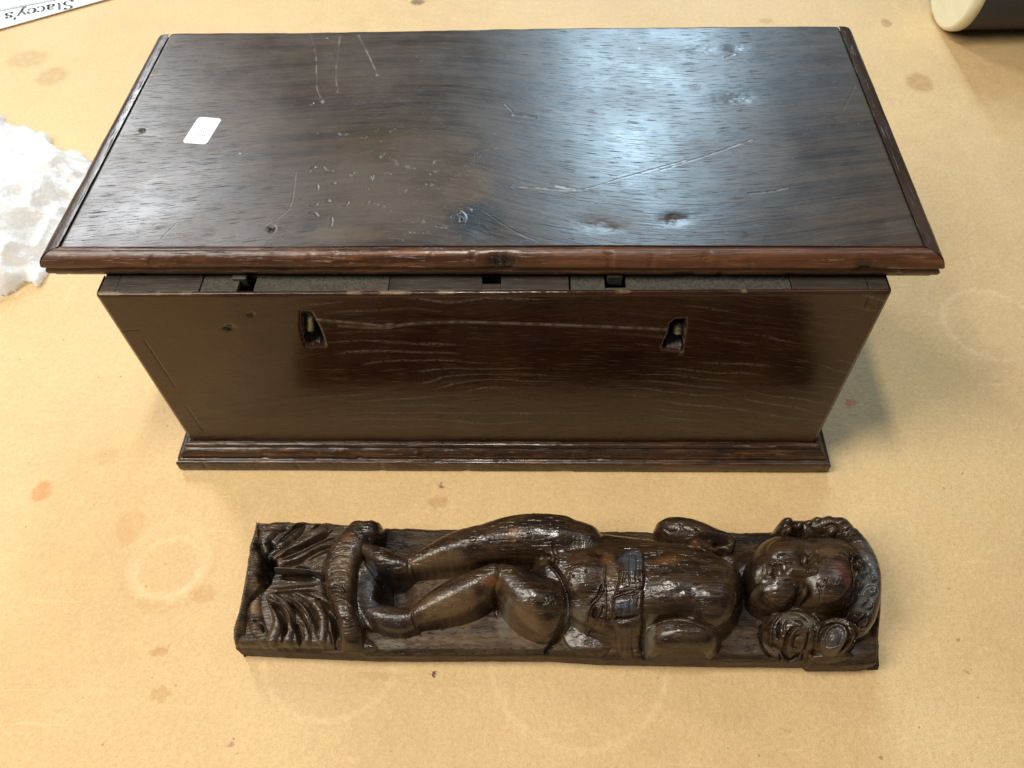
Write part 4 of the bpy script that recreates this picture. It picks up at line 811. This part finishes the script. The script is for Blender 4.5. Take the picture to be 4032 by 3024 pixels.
# ------------------------------------------------------------------ printed leaflet, upside down at the back left
def leaflet():
    a = at(0, 67 * U, 0); b = at(240 * U, 0, 0); ex = (b - a) / np.linalg.norm(b - a); ey = np.array([-ex[1], ex[0], 0])
    root = empty('printed_leaflet', (a[0], a[1], 0)); tag(root, 'white printed leaflet lying upside down at the back left corner', 'leaflet')
    o = np.array([a[0], a[1], 0])
    def Pt(s, r, z): q = a + ex * s + ey * r - o; return (q[0], q[1], z)
    nx, ny = 24, 16; V = []; 
    for i in range(nx):
        for j in range(ny):
            s = -.16 + .36 * i / (nx - 1); r = .20 * j / (ny - 1); V.append(Pt(s, r, .0022 + .0004 * math.exp(-r / .02) * (1 + .5 * math.sin(s * 9))))
    n = len(V); V += [(x, y, z - .0006) for x, y, z in V]
    F = [list(map(int, f)) for f in gridfaces(nx, ny)] + [[int(i) + n for i in f[::-1]] for f in gridfaces(nx, ny)]
    idx = np.arange(n).reshape(nx, ny); lp = list(idx[:, 0]) + list(idx[-1, 1:]) + list(idx[::-1, -1][1:]) + list(idx[0, ::-1][1:])
    F += [[int(lp[i]), int(lp[i]) + n, int(lp[i + 1]) + n, int(lp[i + 1])] for i in range(len(lp) - 1)]
    sheet = MB().add(V, F).build('sheet', plain('leaflet_paper', (.86, .85, .84), .45, 0, .02), root, True)
    ink = plain('leaflet_ink', (.09, .085, .085), .6); grey = plain('leaflet_band', (.36, .37, .35), .6); 
    # lettering: broad-nib serif strokes; text frame runs along -ex, its top towards -ey is the reader's up
    def nib(strokes, x0, y0, size, out):
        for st in strokes:
            P = spline(np.array(st, float), 6); m = len(P)
            for i in range(m - 1):
                p, q = P[i], P[i + 1]; d = q - p; L = np.hypot(*d) + 1e-9; nn = np.array([-d[1], d[0]]) / L
                wd = .028 + .115 * abs(d[1]) / L; e = d / L * .012
                out.append([(x0 + (v[0]) * size, y0 + v[1] * size) for v in (p - e - nn * wd / 2, q + e - nn * wd / 2, q + e + nn * wd / 2, p - e + nn * wd / 2)])
    G = {'S': (.62, [[(.50, .78), (.42, .93), (.26, .97), (.12, .88), (.12, .72), (.26, .58), (.42, .46), (.52, .30), (.46, .10), (.28, .0), (.12, .05), (.04, .20)], [(.50, .98), (.50, .78)], [(.04, .22), (.04, .0)]]),
         't': (.40, [[(.17, .86), (.17, .20), (.22, .05), (.34, .06)], [(.03, .62), (.34, .62)]]),
         'a': (.54, [[(.10, .54), (.22, .63), (.36, .58), (.38, .40), (.38, .14), (.42, .03), (.52, .05)], [(.38, .40), (.16, .32), (.06, .18), (.12, .04), (.26, .04), (.38, .16)]]),
         'c': (.50, [[(.43, .50), (.36, .62), (.22, .62), (.08, .46), (.07, .24), (.18, .05), (.32, .02), (.45, .13)]]),
         'e': (.52, [[(.07, .36), (.45, .36), (.42, .54), (.28, .63), (.14, .56), (.06, .38), (.08, .16), (.22, .02), (.36, .04), (.46, .14)]]),
         'y': (.56, [[(.08, .62), (.29, .06)], [(.50, .62), (.29, .06), (.20, -.16), (.10, -.24), (.04, -.20)], [(.0, .62), (.18, .62)], [(.38, .62), (.58, .62)]]),
         "'": (.20, [[(.10, .98), (.10, .84), (.05, .74)]]),
         's': (.44, [[(.35, .48), (.30, .60), (.18, .63), (.07, .54), (.10, .42), (.24, .33), (.37, .22), (.36, .08), (.22, .0), (.10, .03), (.05, .16)], [(.36, .62), (.36, .48)], [(.04, .16), (.04, .0)]])}
    def frame(px, py): return at(px * U, py * U, .003)
    # baseline end points read from the print: S at right, s at left
    s0 = at(1062 / 3.687, -6 / 3.687, .003) ; s1 = at(48 / 3.687, 195 / 3.687, .003)
    tx = (s1 - s0); Lw = np.linalg.norm(tx); tx /= Lw; ty = np.array([tx[1], -tx[0], 0]); ty = -ty if np.dot(ty, -ey) < 0 else ty
    quads = []; x = 0.; total = sum(G[c][0] for c in "Stacey's")
    size = Lw / total * .98
    for ch in "Stacey's": nib(G[ch][1], x, 0., size, quads); x += G[ch][0] * size
    m = MB()
    for q in quads: m.add([tuple((s0 + tx * u + ty * v - o)[:2]) + (.0031,) for u, v in q], [[0, 1, 2, 3]])
    m.build('lettering', ink, root)
    b0 = -.36 * size; hgt = .30 * size; m = MB()
    def TP(u, v, z): q = s0 + tx * u + ty * v - o; return (q[0], q[1], z)
    m.add([TP(-.02, b0 - hgt, .0030), TP(Lw + .06, b0 - hgt, .0030), TP(Lw + .06, b0, .0030), TP(-.02, b0, .0030)], [[0, 1, 2, 3]])
    m.build('printed_band', grey, root)
    cu = bpy.data.curves.new('t', 'FONT'); cu.body = 'AUCTIONEERS & VALUERS'; cu.size = hgt * .95; to = bpy.data.objects.new('t', cu); C.objects.link(to)
    dg = bpy.context.evaluated_depsgraph_get(); me = bpy.data.meshes.new_from_object(to.evaluated_get(dg)); bpy.data.objects.remove(to)
    wmax = max(v.co.x for v in me.vertices)
    for v in me.vertices:
        u_, v_ = v.co.x, v.co.y; v.co = TP(Lw * .06 + u_ * (Lw * .98) / wmax, b0 - hgt * .82 + v_, .0033)
    link('band_lettering', me, plain('band_ink', (.80, .80, .78), .6), root)
leaflet()

# ------------------------------------------------------------------ bubble wrap at the left
def bubble_wrap():
    nx, ny = 520, 420; x0, x1, y0, y1 = -.78, -.26, .11, .47
    X, Y = np.meshgrid(np.linspace(x0, x1, nx), np.linspace(y0, y1, ny), indexing='ij')
    px, py = proj(X, Y, .012); px, py = px / U, py / U
    out = np.array([(-700, 180), (-200, 215), (0, 238), (55, 262), (100, 292), (150, 318), (192, 320), (206, 345), (186, 400), (170, 440), (150, 490), (120, 545), (70, 590), (30, 612), (0, 622), (-300, 640), (-700, 640)], float)
    out = np.vstack([out, out[:1]])
    # ragged crinkled border
    ppx = px + 16 * (vnoise(X * 70, Y * 70, 401) - .5); ppy = py + 22 * (vnoise(X * 70, Y * 70, 405) - .5)
    ins = np.zeros(px.shape, bool)
    for i in range(len(out) - 1):
        (a, b), (c, d) = out[i], out[i + 1]; ins ^= ((b > ppy) != (d > ppy)) & (ppx < (c - a) * (ppy - b) / (d - b + 1e-9) + a)
    dd, _ = polydist(ppx, ppy, out, 400); dd = np.where(np.isfinite(dd), dd, 400); sd = np.where(ins, dd, -dd)
    Z = .001 + .006 * np.sqrt(np.clip(sd / 8, 0, 1)) + .036 * np.clip(sd / 170, 0, 1) ** .6
    Z += .050 * (fbm(X * 10, Y * 12, 411, 2) - .5) * np.clip(sd / 60, 0, 1) - .030 * np.abs(fbm(X * 17 + Y * 6, Y * 15, 413, 3) - .5) - .010 * np.abs(vnoise(X * 60, Y * 50, 437) - .5) * np.clip(sd / 20, 0, 1)
    U1 = (X + .018 * fbm(X * 12, Y * 12, 415, 2)) / .0105; V1 = (Y + .018 * fbm(X * 12, Y * 12, 417, 2)) / .0092; r = np.round(V1); uu = U1 + .5 * (r % 2)
    b = np.hypot((uu - np.round(uu)) * 1.05, (V1 - r) * .9); Z += .0008 * fbm(X*30,Y*30,431) * np.sqrt(np.clip(1 - (b / .44) ** 2, 0, 1))
    fi = gridfaces(nx, ny); keep = (sd.ravel()[fi] > 0).all(1)
    V = np.stack([X, Y, Z], -1).reshape(-1, 3); v_, f_, _ = compact(V, fi[keep], {})
    loc = np.array([-.5, .28, 0]); me = raw('bubble_wrap', v_ - loc, f_, True)
    t = NT('clear_plastic_film'); v = t.coord(); n = t.noise(t.scale(v, (300, 300, 300)), 1, 3, .6)
    m = t.out((.90, .93, .97), .18, t.bump(n, .0008), .6); t.bsdf.inputs['Subsurface Weight'].default_value = 0.0
    tr = t.n('ShaderNodeBsdfTranslucent'); tr.inputs[0].default_value = (.95, .96, .97, 1); mx = t.n('ShaderNodeMixShader'); mx.inputs[0].default_value = .35
    tp = t.n('ShaderNodeBsdfTransparent'); mx2 = t.n('ShaderNodeMixShader'); mx2.inputs[0].default_value = .13
    t.L.new(t.bsdf.outputs[0], mx.inputs[1]); t.L.new(tr.outputs[0], mx.inputs[2]); t.L.new(mx.outputs[0], mx2.inputs[1]); t.L.new(tp.outputs[0], mx2.inputs[2])
    t.L.new(mx2.outputs[0], t.N['Material Output'].inputs['Surface'])
    o = link('bubble_wrap', me, m); o.location = loc; tag(o, 'crumpled clear bubble wrap lying left of the box', 'bubble wrap')
bubble_wrap()

# ------------------------------------------------------------------ dark roll with a cream end at the back right
def roll():
    R = .062; c = at(2018 * U, 51 * U, 0); root = empty('dark_roll', (c[0], c[1] + .0, 0)); tag(root, 'dark navy roll with a cream end cap at the back right corner', 'roll')
    n = 96
    def lathe(prof, name, mat):
        V = []; F = []
        for (x, r) in prof:
            for q in np.linspace(0, 2 * math.pi, n, endpoint=False): V.append((x, r * math.cos(q), R + r * math.sin(q)))
        for i in range(len(prof) - 1):
            for j in range(n): F.append([i * n + j, (i + 1) * n + j, (i + 1) * n + (j + 1) % n, i * n + (j + 1) % n])
        F.append([j for j in range(n)]); F.append([(len(prof) - 1) * n + j for j in range(n)][::-1]); 
        ob = MB().add(V, F).build(name, mat, root, True); ob.data.polygons[-1].use_smooth = False; ob.data.polygons[-2].use_smooth = False; return ob
    lathe([(.0, R * .93), (.001, R * .965), (.003, R * .99), (.006, R), (.012, R), (.0125, R * .985)], 'end_cap', plain('cream_plastic', (.74, .70, .50), .42, 0, .04, 60))
    lathe([(.0126, R * .975), (.016, R * .985), (.30, R * .985), (.301, R * .95)], 'roll_body', plain('navy_film', (.018, .021, .030), .45, 0, .15, 300))
roll()
